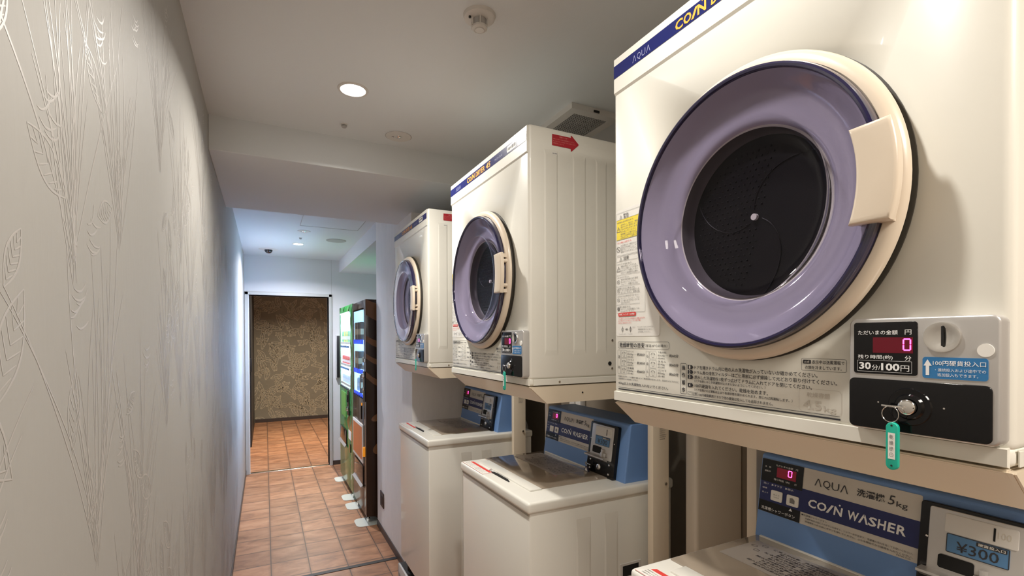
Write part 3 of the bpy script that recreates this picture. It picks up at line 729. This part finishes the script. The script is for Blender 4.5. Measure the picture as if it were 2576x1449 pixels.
def make_stand():
    t = thing('dryer_stand', 'x', 'stand', (0, 0, 0), RZ, 'stands carrying the dryers')
    z0 = -.002
    b = nb(); prism(b, [(.002, z0-.004), (.055, z0-.049), (.46, z0-.049), (.46, z0), (.002, z0)], .006, W-.006, 'x')
    obj('shelf', b, M['creamd'], t, smooth=False)
    b = nb(); prism(b, [(.0, z0-.002), (.0555, z0-.050), (.058, z0-.049), (.004, z0-.002)], .003, W-.001, 'x'); obj('front_apron', b, M['creamd'], t, smooth=False)
    b = nb(); prism(b, [(.0025, z0-.003), (.056, z0-.050), (.30, z0-.050), (.46, z0-.046), (.46, z0-.001), (.004, z0-.001)], W-.005, W+.0015, 'x'); obj('end_plate', b, M['creamd'], t, smooth=False)
    b = nb(); disc(b, .178, -.026, .0026, 0, .002, 12, 'x', W+.001); obj('screw', b, M['rubber'], t)
    zf = -1.3219
    for u0, u1 in ((.002, .030), (.640, .665)):
        b = nb(); box(b, u0, u1, .425, .492, zf, z0-.004, bev=.002)
        obj('post', b, M['creamd'], t)
    for z in (-.33, -.58):
        b = nb(); disc(b, .475, z, .0055, 0, .005, 6, 'x', .665); obj('bolt', b, M['chrome'] if z > -.5 else M['rubber'], t)
    b = nb(); txt(b, 'AQUA', .452, -.148, .470, -.143, 0, .01)
    for k in range(6): txt(b, '乾燥機専用スタンド MS'[:9-k], .452, -.156-k*.0065, .452+.028-.003*(k % 3), -.152-k*.0065, 0)
    o = obj('rating_text', b, M['greyink'], t, smooth=False, loc=(.6655, 0, 0), rot=(0, 0, pi/2))
    return t

ZB = 1.3219
DR = [(.676, .844, 'nearest and largest white coin dryer, cut off by the right and top edges'),
      (.660, 1.828, 'middle one of the three stacked coin dryers, above the washer in the centre'),
      (.672, 2.812, 'farthest and smallest coin dryer, mounted against the grey pier wall')]
SL = ['cream dryer stand under the nearest dryer', 'cream dryer stand with a bolted post between the nearest and the middle washers', 'cream dryer stand under the farthest dryer']
d0 = make_dryer(); s0 = make_stand()
for i, (x, y, l) in enumerate(DR):
    d = d0 if i == 0 else copy_tree(d0)
    d.location = (x, y, ZB); d['label'] = l
    s = s0 if i == 0 else copy_tree(s0)
    s.location = (x, y, ZB); s['label'] = SL[i]

# keys with plastic tags hanging from the dryer locks
def make_key():
    t = thing('key_with_tag', 'x', 'key', (0, 0, 0), RZ, 'tagged keys in the dryer locks')
    b = nb(); box(b, -.002, .0, -.034, -.028, -.0009, .0009)
    pts = [(-.011+.0100*cos(a_), -.033, .0+.0035*sin(a_)) for a_ in [rad(20*i) for i in range(18)]]
    box(b, -.022, -.001, -.0335, -.0325, -.0010, .0012, bev=.0003); obj('key', b, M['chrome'], t)
    b = nb(); tube(b, [(-.0125+.0085*cos(rad(20*i)), -.034, -.0090+.0092*sin(rad(20*i))) for i in range(18)], .0005, 6, True); obj('key_ring', b, M['chrome'], t)
    b = nb(); prism(b, rrect(-.0160, -.0725, -.0035, -.0180, .0062, 8), -.0365, -.0325, 'y', .0009)
    tg = obj('key_tag', b, M['teal'], t)
    b = nb(); quad(b, -.0133, -.0600, -.0062, -.0300, -.0368); p = obj('tag_paper', b, M['paper'], tg, smooth=False)
    b = nb()
    for k, ch in enumerate('乾燥機①'): txt(b, ch, -.0118, -.0370-k*.0068, -.0078, -.0320-k*.0068, -.0372, .01)
    obj('tag_text', b, M['greyink'], p, smooth=False)
    b = nb(); disc(b, -.0098, -.0675, .0011, -.0366, -.0369, 12); disc(b, -.0098, -.0215, .0011, -.0366, -.0369, 12); obj('tag_hole', b, M['rubber'], tg)
    return t
k0 = make_key()
KL = ['key with a teal tag hanging from the lock of the nearest dryer', 'key with a teal tag hanging from the lock of the middle dryer', 'key with a teal tag hanging from the lock of the farthest dryer']
for i, (x, y, l) in enumerate(DR):
    k = k0 if i == 0 else copy_tree(k0)
    k.location = (x, y-.5530, ZB+.0555); k['label'] = KL[i]

# ------------------------------------------------------------------ washer
WW = .546; WD = .56; RZT = .9826; RZB = .9486
def make_washer():
    t = thing('coin_washer', 'x', 'washing machine', (0, 0, 0), RZ, 'coin washers below the dryers')
    b = nb(); box(b, .006, WW-.006, .008, WD-.005, .235, RZB+.004, bev=.006, seg=3)
    obj('cabinet', b, M['white'], t)
    b = nb()
    for s, x in ((1, WW-.006), (-1, .006)):
        b = nb()
        for y0, y1 in ((.168, .222), (.274, .327)):
            zz0, zz1, h, e = .30, .907, .0014*s, .006
            a = [b.verts.new(p) for p in ((x, y0, zz0), (x, y1, zz0), (x, y1, zz1), (x, y0, zz1))]
            c = [b.verts.new(p) for p in ((x+h, y0+e, zz0+.08), (x+h, y1-e, zz0+.08), (x+h, y1-e, zz1-.08), (x+h, y0+e, zz1-.08))]
            b.faces.new(c)
            for i in range(4): b.faces.new((a[i], a[(i+1) % 4], c[(i+1) % 4], c[i]))
        bmesh.ops.recalc_face_normals(b, faces=b.faces); obj('pressed_ribs', b, M['white'], t, smooth=False)
    b = nb(); box(b, .0, WW, .0, WD, RZB, RZT, bev=.009, seg=4); obj('top_rim', b, M['white'], t)
    b = nb(); box(b, .010, WW-.010, .005, WD-.01, RZB-.006, RZB+.002); obj('rim_seam', b, M['groove'], t, smooth=False)
    # lid
    y0, y1 = .058, .368; lu0, lu1 = .030, .440
    b = nb(); box(b, lu0+.022, lu1+.012, y0, y0+.042, RZT-.001, RZT+.0045, bev=.0015); lid = obj('lid_frame', b, M['white'], t)
    b = nb(); box(b, lu0-.018, lu1+.006, y0+.041, y1, RZT-.001, RZT+.0035, bev=.001); lw = obj('lid_window', b, M['smokelid'], t)
    b = nb(); box(b, lu0-.010, lu1+.02, y1-.003, y1+.008, RZT-.001, RZT+.006, bev=.002); obj('hinge', b, M['white'], t)
    b = nb(); poly(b, rrect(.035, .215, .345, .340, .004), -.0001); lbk = obj('instruction_label', b, M['lidlabel'], lw, smooth=False, loc=(0, 0, RZT+.0036), rot=(-pi/2, 0, 0))
    b = nb(); y = -.0004
    for k in range(11):
        s = ('使用上の注意　洗濯物は偏りのないように入れてください', '投入口のふたは必ず閉めてください　運転中は開けない', '脱水中は絶対に手を入れないでください　けがのおそれ', '防水性の衣類は洗わないでください　異常振動の原因')[k % 4]
        txt(b, s, .085+(.02 if k % 3 else 0), .322-k*.0095, .335, .3295-k*.0095, y, .01)
    for cx, cz in ((.06, .325), (.045, .309), (.062, .293), (.20, .322), (.205, .300)):
        outline(b, cx, cz-.005, cx+.012, cz+.004, .001, y, .002)
    o = obj('lid_instructions', b, M['lidprint'], lw, smooth=False, loc=(0, 0, RZT+.0036), rot=(-pi/2, 0, 0))
    b = nb(); prism(b, [(.185, .0400), (.330, .0440), (.330, .0490), (.300, .0570), (.215, .0570), (.185, .0520)], RZT-.004, RZT+.0003, 'z'); obj('grip_recess', b, M['hole'], t, smooth=False)
    b = nb(); tube(b, [(.172, .046, RZT+.001), (.180, .050, RZT+.006), (.190, .050, RZT+.001), (.196, .054, RZT+.001)], .0022, 6); obj('latch', b, M['silver'], t)
    b = nb(); poly(b, [(.010, .004), (.205, .004), (.198, .0440), (.030, .0440)], 0); st = obj('caution_sticker', b, M['paper'], t, smooth=False, loc=(0, 0, RZT+.0004), rot=(-pi/2, 0, 0))
    b = nb(); poly(b, [(.025, .0330), (.197, .0330), (.197, .0440), (.030, .0440)], -.0003)
    for q in ((.011, .0045, .204, .0053), (.203, .0045, .2042, .044)): quad(b, *q, -.0003)
    obj('sticker_header', b, M['redink'], st, smooth=False)
    b = nb()
    for k in range(3):
        for m_ in range(2): txt(b, ('洗濯物を入れたらふたを閉めてください', '小物類は洗濯ネットに入れてください')[m_], .022+m_*.088, .025-k*.007, .100+m_*.088, .029-k*.007, -.0003)
    obj('sticker_text', b, M['greyink'], st, smooth=False)
    # carrying recess low on the side
    b = nb(); box(b, WW-.007, WW-.0045, .335, .42, .685, .735, bev=.001); rc = obj('side_grip', b, M['plastic'], t, smooth=False)
    b = nb(); box(b, WW-.005, WW-.0040, .345, .41, .693, .727); obj('grip_hole', b, M['hole'], rc, smooth=False)
    # control box
    lean = -math.atan(.1436)
    K = .369
    b = nb(); pr = [(K, RZT-.002), (K+.027, RZT+.187), (K+.033, RZT+.190), (K+.155, RZT+.190), (K+.155, RZT-.002)]
    prism(b, pr, .006, .521, 'x'); bx = obj('control_box', b, M['wblue'], t, smooth=False)
    mo = bx.modifiers.new('bevel', 'BEVEL'); mo.width = .004; mo.segments = 3; mo.limit_method = 'ANGLE'; mo.angle_limit = rad(40)
    P = dict(loc=(0, K, RZT), rot=(lean, 0, 0))
    b = nb(); poly(b, rrect(.010, .0610, .3230, .1810, .003), -.0010); pn = obj('control_panel', b, M['panelw'], bx, smooth=False, **P)
    b = nb(); y = -.0014; poly(b, [(.0105, .0860), (.3230, .0870), (.3230, .1350), (.0105, .1360)], y); obj('navy_band', b, M['navyw'], pn, smooth=False)
    b = nb(); quad(b, .0105, .1300, .1085, .1808, -.0018); quad(b, .0105, .0614, .1085, .0865, -.0018); obj('black_fields', b, M['black'], pn, smooth=False)
    b = nb(); y = -.0021
    x = .1335
    for k, ch in enumerate('ΛQUΛ'): txt(b, ch, x+k*.0173, .1490-(.002 if ch == 'Q' else 0), x+k*.0173+.0148, .1645, y, -.006)
    txt(b, '洗濯機', .2160, .1510, .2650, .1655, y, .018); txt(b, '5', .2700, .1510, .2815, .1680, y, 0, .15); txt(b, 'kg', .2840, .1470, .3020, .1600, y, 0)
    for k, s in enumerate(('■洗濯槽シャワーボタン', '洗濯を始める前にこのボタンを押すと、シャワー水が出ます。洗濯槽の汚れを流してお使いください。', '洗濯物を入れる前にボタンを押してください。ふたを閉めてから硬貨を入れてください。')):
        txt(b, s, .112 if k == 0 else .120, .0795-k*.0062, .165 if k == 0 else .315, .0835-k*.0062, y)
    txt(b, 'MCW-C50', .290, .0635, .312, .0660, y)
    obj('panel_text', b, M['ink'], pn, smooth=False)
    b = nb()
    xs = [('C', .1240, .1415), ('O', .1425, .1620), ('/', .1610, .1760), ('N', .1760, .1935), ('W', .2030, .2235), ('Λ', .2225, .2400), ('S', .2400, .2545), ('H', .2560, .2705), ('E', .2725, .2855), ('R', .2870, .3020)]
    for ch, a0, a1 in xs: txt(b, ch, a0, .1010, a1, .1185, y, .026, .08)
    disc(b, .1870, .1225, .0018, y+.0002, y, 12)
    txt(b, 'ただいまの金額　円', .045, .1690, .096, .1735, y); txt(b, '残り時間（約）　分', .042, .1370, .096, .1415, y); txt(b, '金　額', .018, .1620, .033, .1655, y); txt(b, '運転中', .018, .1520, .033, .1560, y)
    txt(b, '洗い　▶すすぎ　▶脱水', .018, .1230, .090, .1275, y); txt(b, '標準', .016, .1130, .028, .1165, y); txt(b, '念入り', .016, .1030, .031, .1065, y)
    txt(b, '洗濯槽シャワーボタン', .018, .0660, .098, .0735, y, .004); poly(b, [(.083, .0800), (.091, .0800), (.087, .0860)], y)
    obj('reversed_text', b, M['wprint'], pn, smooth=False)
    for x0 in (.0390, .0765):
        b = nb(); plate(b, x0, .0915, x0+.027, .1145, -.001, -.0036, .003, .0006); bt = obj('push_button', b, M['paper'], pn, **({}))
        b = nb()
        if x0 < .05: txt(b, '念入り', x0+.006, .1035, x0+.021, .1070, -.0041); txt(b, 'つけおき', x0+.007, .0985, x0+.020, .1010, -.0041)
        else: poly(b, [(x0+.008, .098), (x0+.019, .097), (x0+.019, .105), (x0+.014, .109), (x0+.008, .108)], -.0041)
        obj('button_mark', b, M['greyink'], bt, smooth=False)
    b = nb(); quad(b, .0480, .1450, .0930, .1670, -.0021); obj('led_window', b, M['ledwin'], pn, smooth=False)
    b = nb(); y = -.0026; sx, sz, s = .0745, .1515, .0017; w_, h_ = .0095, .0145
    for q in ((sx+s*.7, sz, sx+w_-s*.7, sz+s), (sx+s*.7, sz+h_-s, sx+w_-s*.7, sz+h_), (sx, sz+s*.8, sx+s, sz+h_/2-s*.3), (sx, sz+h_/2+s*.3, sx+s, sz+h_-s*.8), (sx+w_-s, sz+s*.8, sx+w_, sz+h_/2-s*.3), (sx+w_-s, sz+h_/2+s*.3, sx+w_, sz+h_-s*.8)): quad(b, *q, y)
    obj('led_digit', b, M['led'], pn, smooth=False)
    # coin unit
    b = nb(); plate(b, .3260, -.0020, .4780, .1760, -.0005, -.0130, .006, .0015); cu = obj('coin_unit', b, M['black'], bx, **P)
    b = nb(); plate(b, .3400, .0560, .4600, .1700, -.011, -.0150, .004, .0012); fp = obj('coin_faceplate', b, M['silver'], cu)
    b = nb(); plate(b, .3620, .1330, .4530, .1640, -.014, -.0165, .003, .0008); obj('slot_block', b, M['plastic'], fp)
    b = nb(); box(b, .4240, .4265, -.0172, -.015, .1385, .1590); obj('coin_slot', b, M['hole'], fp, smooth=False)
    b = nb(); plate(b, .3655, .1010, .4440, .1320, -.014, -.0160, .002); pl = obj('price_plate', b, M['lcdblue'], fp)
    b = nb(); outline(b, .3655, .1010, .4440, .1320, .0012, -.0164, .002); txt(b, '¥300', .3790, .1055, .4320, .1220, -.0165, .004); plate(b, .404, .1235, .441, .1300, -.0163, -.0164, .001); obj('price_text', b, M['ink'], pl, smooth=False)
    b = nb(); txt(b, '硬貨投入口', .4065, .1245, .4390, .1290, -.0168, .01); obj('price_small_text', b, M['paper'], pl, smooth=False)
    b = nb(); txt(b, '100', .4290, .1440, .4450, .1545, -.0168); obj('coin_mark', b, M['faint'], fp, smooth=False)
    b = nb(); plate(b, .3560, .0720, .4030, .0945, -.014, -.0170, .004); obj('return_window', b, M['hole'], fp)
    b = nb(); box(b, .4120, .4210, -.024, -.015, .0640, .0900, bev=.001); box(b, .4030, .4330, -.020, -.015, .0600, .0780, bev=.002); obj('return_lever', b, M['silver'], fp)
    b = nb(); prism(b, [(-.014, .050), (-.034, .058), (-.034, .062), (-.014, .066)], .333, .440, 'x'); obj('coin_tray', b, M['silver'], fp, smooth=False)
    for x_, z_ in ((.348, .0430), (.452, .0430), (.348, .0125), (.452, .0125), (.338, .1170), (.468, .1170)):
        b = nb(); disc(b, x_, z_, .0035 if z_ < .1 else .002, -.012, -.0150, 12, dome=-.001); obj('screw', b, M['chrome'], cu)
    b = nb(); lathe(b, [(1e-5, -.0165), (.006, -.0165), (.009, -.0155), (.0105, -.013)], .395, .0260, 24); lk = obj('key_lock', b, M['chrome'], cu)
    b = nb(); box(b, .394, .396, -.0172, -.016, .0215, .0305); obj('keyhole', b, M['hole'], lk, smooth=False)
    # legs and drain hose side
    for u, v in ((.05, .06), (WW-.05, .06), (.05, WD-.06), (WW-.05, WD-.06)):
        b = nb(); disc(b, u, v, .026, .160, .238, 20, 'z'); obj('foot', b, M['rubber'], t)
    return t
WL = [(.651, .765, .012, 'nearest coin washer, cut off by the bottom edge below the largest dryer'),
      (.669, 1.765, 0, 'middle coin washer with a smoky lid, in the centre between two stand posts'),
      (.669, 2.735, 0, 'farthest coin washer, standing beside the grey pier wall')]
w0 = make_washer()
def make_pan():
    t = thing('washer_base', 'x', 'base', (0, 0, 0), RZ)
    b = nb()
    box(b, 0, .56, .0, .018, 0, .156, bev=.004); box(b, 0, .56, .51, .528, 0, .156, bev=.004)
    box(b, 0, .018, .0, .528, 0, .156, bev=.004); box(b, .542, .56, .0, .528, 0, .156, bev=.004)
    obj('rim', b, M['panw'], t)
    b = nb(); box(b, .01, .55, .01, .52, 0, .160); obj('deck', b, M['rubber'], t, smooth=False)
    b = nb()
    for k in range(5): txt(b, ('洗濯機用かさ上げ台', '耐荷重に注意してください', '水平に設置する', 'スタンド専用', '注意')[k], .015+.10*k, .07-.006*(k % 2), .10+.10*k, .11, -.0005, .01)
    obj('moulded_text', b, M['greyink'], t, smooth=False)
    return t
p0 = make_pan()
PLB = ['raised grey base with printed text under the nearest washer', 'raised grey base with printed text under the middle washer', 'raised light grey base with dark printed text poking out under the farthest washer']
for i, (x, y, dz, l) in enumerate(WL):
    q = w0 if i == 0 else copy_tree(w0)
    q.location = (x, y, dz); q['label'] = l
    p = p0 if i == 0 else copy_tree(p0)
    p.location = (x+.012, y+.035+(.0 if i < 2 else .045), 0); p['label'] = PLB[i]; p['group'] = 'raised bases under the washers'

# small key with dark tag below the middle washer's coin unit
t = thing('lock_key', 'small brass key with a dark tag lying below the coin unit of the middle washer', 'key', (1.012, 1.408, RZT+.003), RZ)
b = nb(); box(b, -.008, .014, -.001, .001, .026, .030, bev=.0005); disc(b, -.010, .028, .006, -.001, .001, 14); obj('key', b, M['chrome'], t)
b = nb(); tube(b, [(-.010+.005*cos(rad(30*i)), 0, .020+.009*sin(rad(30*i))) for i in range(12)], .0006, 5, True); obj('key_ring', b, M['chrome'], t)
b = nb(); prism(b, [(-.022, 0), (.008, 0), (-.004, .018), (-.012, .018)], -.002, .002, 'y', .0005); tg = obj('key_tag', b, M['navyp'], t)
b = nb(); poly(b, [(-.016, .002), (.001, .002), (-.006, .014), (-.010, .014)], -.0024); obj('tag_paper', b, M['paper'], tg, smooth=False)

# things on the back wall
b = nb(); box(b, 1.205, XR, 1.100, 1.150, 0, 1.262, bev=.012, seg=4)
tag(obj('duct_cover', b, M['duct']), 'tall cream duct cover with a rounded edge behind the nearest washer', 'duct cover')
b = nb(); box(b, 1.385, XR, 1.99, 2.09, 0, 1.30, bev=.006); box(b, 1.375, 1.39, 2.03, 2.05, 0, 1.30, bev=.003)
tag(obj('pipe_casing', b, M['plastic']), 'white vertical pipe casing behind the control box of the middle washer', 'pipe casing')
b = nb(); lathe(b, [(1e-5, -.02), (.062, -.02), (.068, -.015), (.070, 0)], 2.655, .895, 32, 'x', XR)
tag(obj('round_vent', b, M['plastic']), 'round white vent on the back wall just right of the farthest stand post', 'vent')

# ------------------------------------------------------------------ vending machines
def vm_body(t, u1, z1, m, wu0, wu1, wz0, wz1, light, dep=.10, D_=.68):
    """cabinet with a window recess; local x along the front, y into the machine"""
    b = nb()
    box(b, 0, u1, dep, D_, .06, z1, bev=.004)
    box(b, 0, wu0, 0, dep+.01, .06, z1, bev=.004); box(b, wu1, u1, 0, dep+.01, .06, z1, bev=.004)
    box(b, wu0-.005, wu1+.005, 0, dep+.01, wz1, z1, bev=.003); box(b, wu0-.005, wu1+.005, 0, dep+.01, .06, wz0, bev=.003)
    obj('cabinet', b, m, t)
    b = nb(); quad(b, wu0, wz0, wu1, wz1, dep-.0012)
    bk = obj('light_panel', b, light, t, smooth=False)
    b = nb()
    for q in (((wu0+.001, 0), (wu0+.001, 1)), ((wu1-.001, 0), (wu1-.001, 1))):
        x = q[0][0]; b.faces.new([b.verts.new(p) for p in ((x, .004, wz0), (x, dep-.002, wz0), (x, dep-.002, wz1), (x, .004, wz1))])
    for z in (wz0+.001, wz1-.001): b.faces.new([b.verts.new(p) for p in ((wu0, .004, z), (wu1, .004, z), (wu1, dep-.002, z), (wu0, dep-.002, z))])
    obj('window_liner', b, M['liner'], t, smooth=False)
    return bk
g = thing('vending_machine', 'green drinks vending machine farther along the hall, with a bright white window', 'vending machine', (.700, 5.370, 0), RZ, 'vending machines in the alcove')
vm_body(g, .820, 1.772, M['vgreen'], .060, .680, .990, 1.700, M['vlight'], .075)
b = nb(); outline(b, .050, .980, .690, 1.712, .012, -.004, .02)
for z in (.985, 1.225, 1.43): pass
obj('window_frame', b, M['alu'], g, smooth=False)
b = nb(); poly(b, rrect(.056, .986, .684, 1.706, .018), -.002); obj('window_glass', b, M['vglass'], g)
for z in (1.390, 1.180, .992):
    b = nb(); box(b, .062, .678, .012, .073, z, z+.012); s = obj('shelf', b, M['vlightw'], g, smooth=False)
    b = nb(); box(b, .062, .678, .0, .006, z+.012, z+.034); txt(b, '110 110 120 120 130 130 140 150', .08, z+.015, .66, z+.030, -.0010); obj('price_rail', b, M['paper'], s, smooth=False)
    for k in range(8):
        b = nb(); plate(b, .085+k*.073, z-.022, .130+k*.073, z-.002, .0, -.006, .004); obj('button', b, M['btnd'], s)
b = nb()
for a_ in ([(.0, 1.772), (.10, 1.772), (.05, 1.725)], [(.25, 1.74), (.36, 1.768), (.30, 1.715)], [(.55, 1.71), (.70, 1.765), (.64, 1.715)],
           [(.70, 1.62), (.80, 1.75), (.815, 1.60), (.76, 1.50)], [(.70, 1.45), (.81, 1.36), (.80, 1.25), (.73, 1.33)], [(.70, 1.10), (.80, 1.22), (.81, 1.02), (.74, .95)],
           [(.45, .66), (.70, .80), (.62, .60)], [(.55, .55), (.80, .75), (.78, .52)]): poly(b, a_, -.0010)
obj('leaf_print', b, M['vgreend'], g, smooth=False)
b = nb(); plate(b, .135, .690, .430, .930, 0, -.004, .006); obj('light_green_panel', b, M['vgreenl'], g)
b = nb(); plate(b, .560, .740, .650, .965, .0, -.012, .01, .002); box(b, .585, .625, -.02, -.01, .86, .93, bev=.003); cpl = obj('coin_panel', b, M['black'], g)
b = nb(); disc(b, .605, .80, .022, -.010, -.026, 20); obj('lever', b, M['chrome'], cpl)
b = nb(); plate(b, .060, .420, .480, .575, .0, -.010, .01, .002); tk = obj('takeout_flap', b, M['black'], g)
b = nb(); prism(b, [(-.010, .405), (-.028, .420), (-.010, .440)], .055, .490, 'x'); obj('flap_ledge', b, M['silver'], tk, smooth=False)
b = nb(); plate(b, .575, .520, .735, .600, .0, -.002, .003); obj('notice_sticker', b, M['paper'], g)
b = nb(); plate(b, .650, .400, .700, .480, .0, -.006, .02); obj('key_cylinder', b, M['black'], g)
b = nb(); box(b, .010, .810, .15, .66, 0.0, .062); obj('plinth', b, M['rubber'], g, smooth=False)

n = thing('vending_machine', 'dark brown vending machine nearest the pier, with an orange poster on its front', 'vending machine', (.700, 4.535, 0), RZ, 'vending machines in the alcove')
vm_body(n, .635, 1.764, M['vbrown'], .060, .545, .985, 1.690, M['vlight2'], .13)
b = nb(); poly(b, rrect(.056, .981, .549, 1.694, .03), -.002); obj('window_glass', b, M['vglass'], n)
b = nb(); outline(b, .048, .972, .557, 1.702, .010, -.004, .035); obj('window_frame', b, M['black'], n, smooth=False)
for z in (1.435, 1.190, .995):
    b = nb(); box(b, .062, .543, .02, .128, z, z+.010); s = obj('shelf', b, M['vlight2'], n, smooth=False)
    for k in range(6):
        b = nb(); plate(b, .080+k*.078, z-.024, .112+k*.078, z+.014, .006, -.004, .004); obj('button', b, M['btn'], s)
b = nb()
for cx, cz, r, q in ((.08, .30, .12, 0), (.28, .85, .07, 0), (.16, .62, .06, 0)):
    lathe(b, [(r, -.0012), (r*.78, -.0012)], .3+cx, cz+.1, 30, a0=20, a1=200)
obj('front_swirl', b, M['vbrownl'], n, smooth=False)
b = nb()      # coffee-bean swirls printed on the side panel
for (c0, c1, wd) in (((.0, 1.764), (.66, 1.70), .16), ((.0, 1.48), (.66, 1.38), .06), ((.0, 1.34), (.66, 1.22), .05), ((.0, 1.20), (.66, 1.02), .06), ((.0, .55), (.66, .35), .0)):
    if wd:
        pts = [(c0[0]+(c1[0]-c0[0])*i/12, c0[1]+(c1[1]-c0[1])*(i/12)**.6-.03*sin(pi*i/12)) for i in range(13)]
        poly(b, pts+[(p[0], max(p[1]-wd*(.4+.6*sin(pi*(.2+.6*i/12))), .07)) for i, p in list(enumerate(pts))[::-1]], -.0010)
for cx, cz, rx, rz_ in ((.22, .93, .10, .055), (.10, .84, .06, .03), (.25, .74, .09, .05), (.12, .60, .07, .05)):
    poly(b, [(cx+rx*cos(rad(20*i)), cz+rz_*sin(rad(20*i))+.3*rx*cos(rad(20*i))) for i in range(18)], -.0010)
obj('side_swirl', b, M['vbrownl'], n, smooth=False, loc=(.6355, 0, 0), rot=(0, 0, pi/2))
b = nb(); plate(b, .035, .455, .520, .765, -.001, -.008, .006, .001); pf = obj('poster_frame', b, M['paper'], n)
b = nb(); quad(b, .060, .478, .495, .742, -.0085); obj('poster', b, M['poster'], pf, smooth=False)
b = nb(); plate(b, .110, .270, .520, .435, .0, -.008, .008, .002); tk = obj('takeout_flap', b, M['black'], n)
b = nb(); prism(b, [(-.008, .255), (-.026, .268), (-.008, .285)], .105, .525, 'x'); obj('flap_ledge', b, M['silver'], tk, smooth=False)
b = nb(); plate(b, .560, .960, .625, 1.200, .0, -.010, .015, .002); cpl = obj('coin_panel', b, M['black'], n)
b = nb(); disc(b, .600, 1.165, .020, -.008, -.028, 20); obj('lever', b, M['chrome'], cpl)
b = nb(); disc(b, .595, 1.06, .014, -.008, -.020, 20); obj('coin_return', b, M['chrome'], cpl)
b = nb(); plate(b, .600, 1.270, .622, 1.300, .0, -.012, .006); obj('lock', b, M['chrome'], n)
b = nb(); disc(b, .465, .925, .012, .0, -.006, 16); obj('indicator_lamp', b, M['amber'], n)
b = nb(); plate(b, .555, .520, .585, .600, .0, -.016, .013, .003); obj('amber_handle', b, M['amber'], n)
b = nb(); plate(b, .430, .800, .455, .915, .0, -.006, .006); obj('bill_slot', b, M['black'], n)
b = nb(); box(b, .010, .625, .15, .66, 0.0, .062); obj('plinth', b, M['rubber'], n, smooth=False)
b = nb(); box(b, .30, .40, .30, .42, 1.764, 1.785, bev=.005); obj('top_vent', b, M['rubber'], n)

# drink samples inside the windows
def can(name, m, r, h, label, grp, shape=0):
    t = thing(name, label, 'drink sample', (0, 0, 0), 0, grp)
    b = nb()
    if shape == 0:
        lathe(b, [(1e-5, 0), (r*.9, 0), (r, .006), (r, h-.010), (r*.85, h-.002), (r*.8, h), (1e-5, h)], 0, 0, 20, 'z'); obj('body', b, m, t)
        b = nb(); lathe(b, [(r*1.005, h*.35), (r*1.005, h*.6)], 0, 0, 20, 'z'); obj('label_band', b, M['paper'], t)
    else:
        box(b, -r*1.2, r*1.2, -r, r, 0, h, bev=.004); obj('body', b, m, t)
        b = nb(); box(b, -r*1.22, r*1.22, -r*1.02, r*1.02, h*.3, h*.62); obj('label_band', b, M['can2'], t, smooth=False)
    return t
protoc = {}
def put(kind, x, y, z):
    if kind not in protoc:
        a = {'dark': ('drink_pack', M['can1'], .036, .150, 'dark brown drink pack on a shelf in the window of the brown vending machine', 'dark packs in the brown machine', 1),
             'tan': ('drink_can', M['can2'], .028, .105, 'tan drink can beside the dark packs in the brown vending machine', 'tan cans in the brown machine', 0),
             'pale': ('drink_cup', M['can3'], .030, .115, 'pale drink cup on the lowest shelf of the brown vending machine', 'pale cups in the brown machine', 0),
             'green': ('drink_bottle', M['can4'], .026, .130, 'green tea bottle on the top shelf of the green vending machine', 'bottles on the top shelf of the green machine', 0),
             'yellow': ('drink_bottle', M['can6'], .026, .130, 'yellow drink bottle on the top shelf of the green vending machine', 'yellow bottles on the top shelf of the green machine', 0),
             'red': ('drink_can', M['can5'], .025, .095, 'red and white can on the middle shelf of the green vending machine', 'cans on the middle shelf of the green machine', 0),
             'white': ('drink_can', M['can3'], .025, .095, 'pale can on the bottom shelf of the green vending machine', 'cans on the bottom shelf of the green machine', 0)}[kind]
        protoc[kind] = can(*a); o = protoc[kind]
    else: o = copy_tree(protoc[kind])
    o.location = (x, y, z)
for z, ks in ((1.445, ('dark', 'dark', 'dark')), (1.200, ('dark', 'dark', 'tan')), (1.005, ('pale', 'pale', 'dark'))):
    for k, kd in enumerate(ks): put(kd, .700+.044, 4.535-.15-k*.115, z)
for z, ks in ((1.402, ('green', 'green', 'yellow', 'green', 'yellow', 'green', 'green', 'yellow')), (1.192, ('red',)*8), (1.004, ('white',)*8)):
    for k, kd in enumerate(ks): put(kd, .700+.036, 5.370-.107-k*.073, z)

# pale foot pads under the machines
def pad(x, y, label):
    t = thing('foot_pad', label, 'foot pad', (x, y, 0), 0, 'pale foot pads under the vending machines')
    b = nb(); prism(b, rrect(-.055, -.095, .125, .095, .045), 0, .003, 'z', .001); obj('plate', b, M['pad'], t)
    b = nb(); disc(b, .045, 0, .014, .003, .03, 16, 'z'); tube(b, [(.045, 0, .003), (.045, 0, .052)], .006, 8); obj('bolt', b, M['chrome'], t)
for (x, y, l) in ((.690, 5.30, 'pale foot pad under the far corner of the green vending machine'), (.675, 4.66, 'pale foot pad under the near corner of the green vending machine'),
               (.672, 4.40, 'pale foot pad under the far corner of the brown vending machine'), (.680, 3.97, 'pale foot pad under the near corner of the brown vending machine')): pad(x, y, l)

# black box sign on the far wall beside the vending machines
t = thing('wall_panel', 'narrow black panel with a grey edge on the far wall left of the green vending machine', 'wall panel', (0, 0, 0))
b = nb(); box(b, .728, 1.05, YF-.05, YF, 1.00, 1.50, bev=.003); obj('casing', b, M['alu'], t)
b = nb(); box(b, .736, 1.04, YF-.056, YF-.049, 1.01, 1.49, bev=.002); obj('black_face', b, M['blackm'], t)
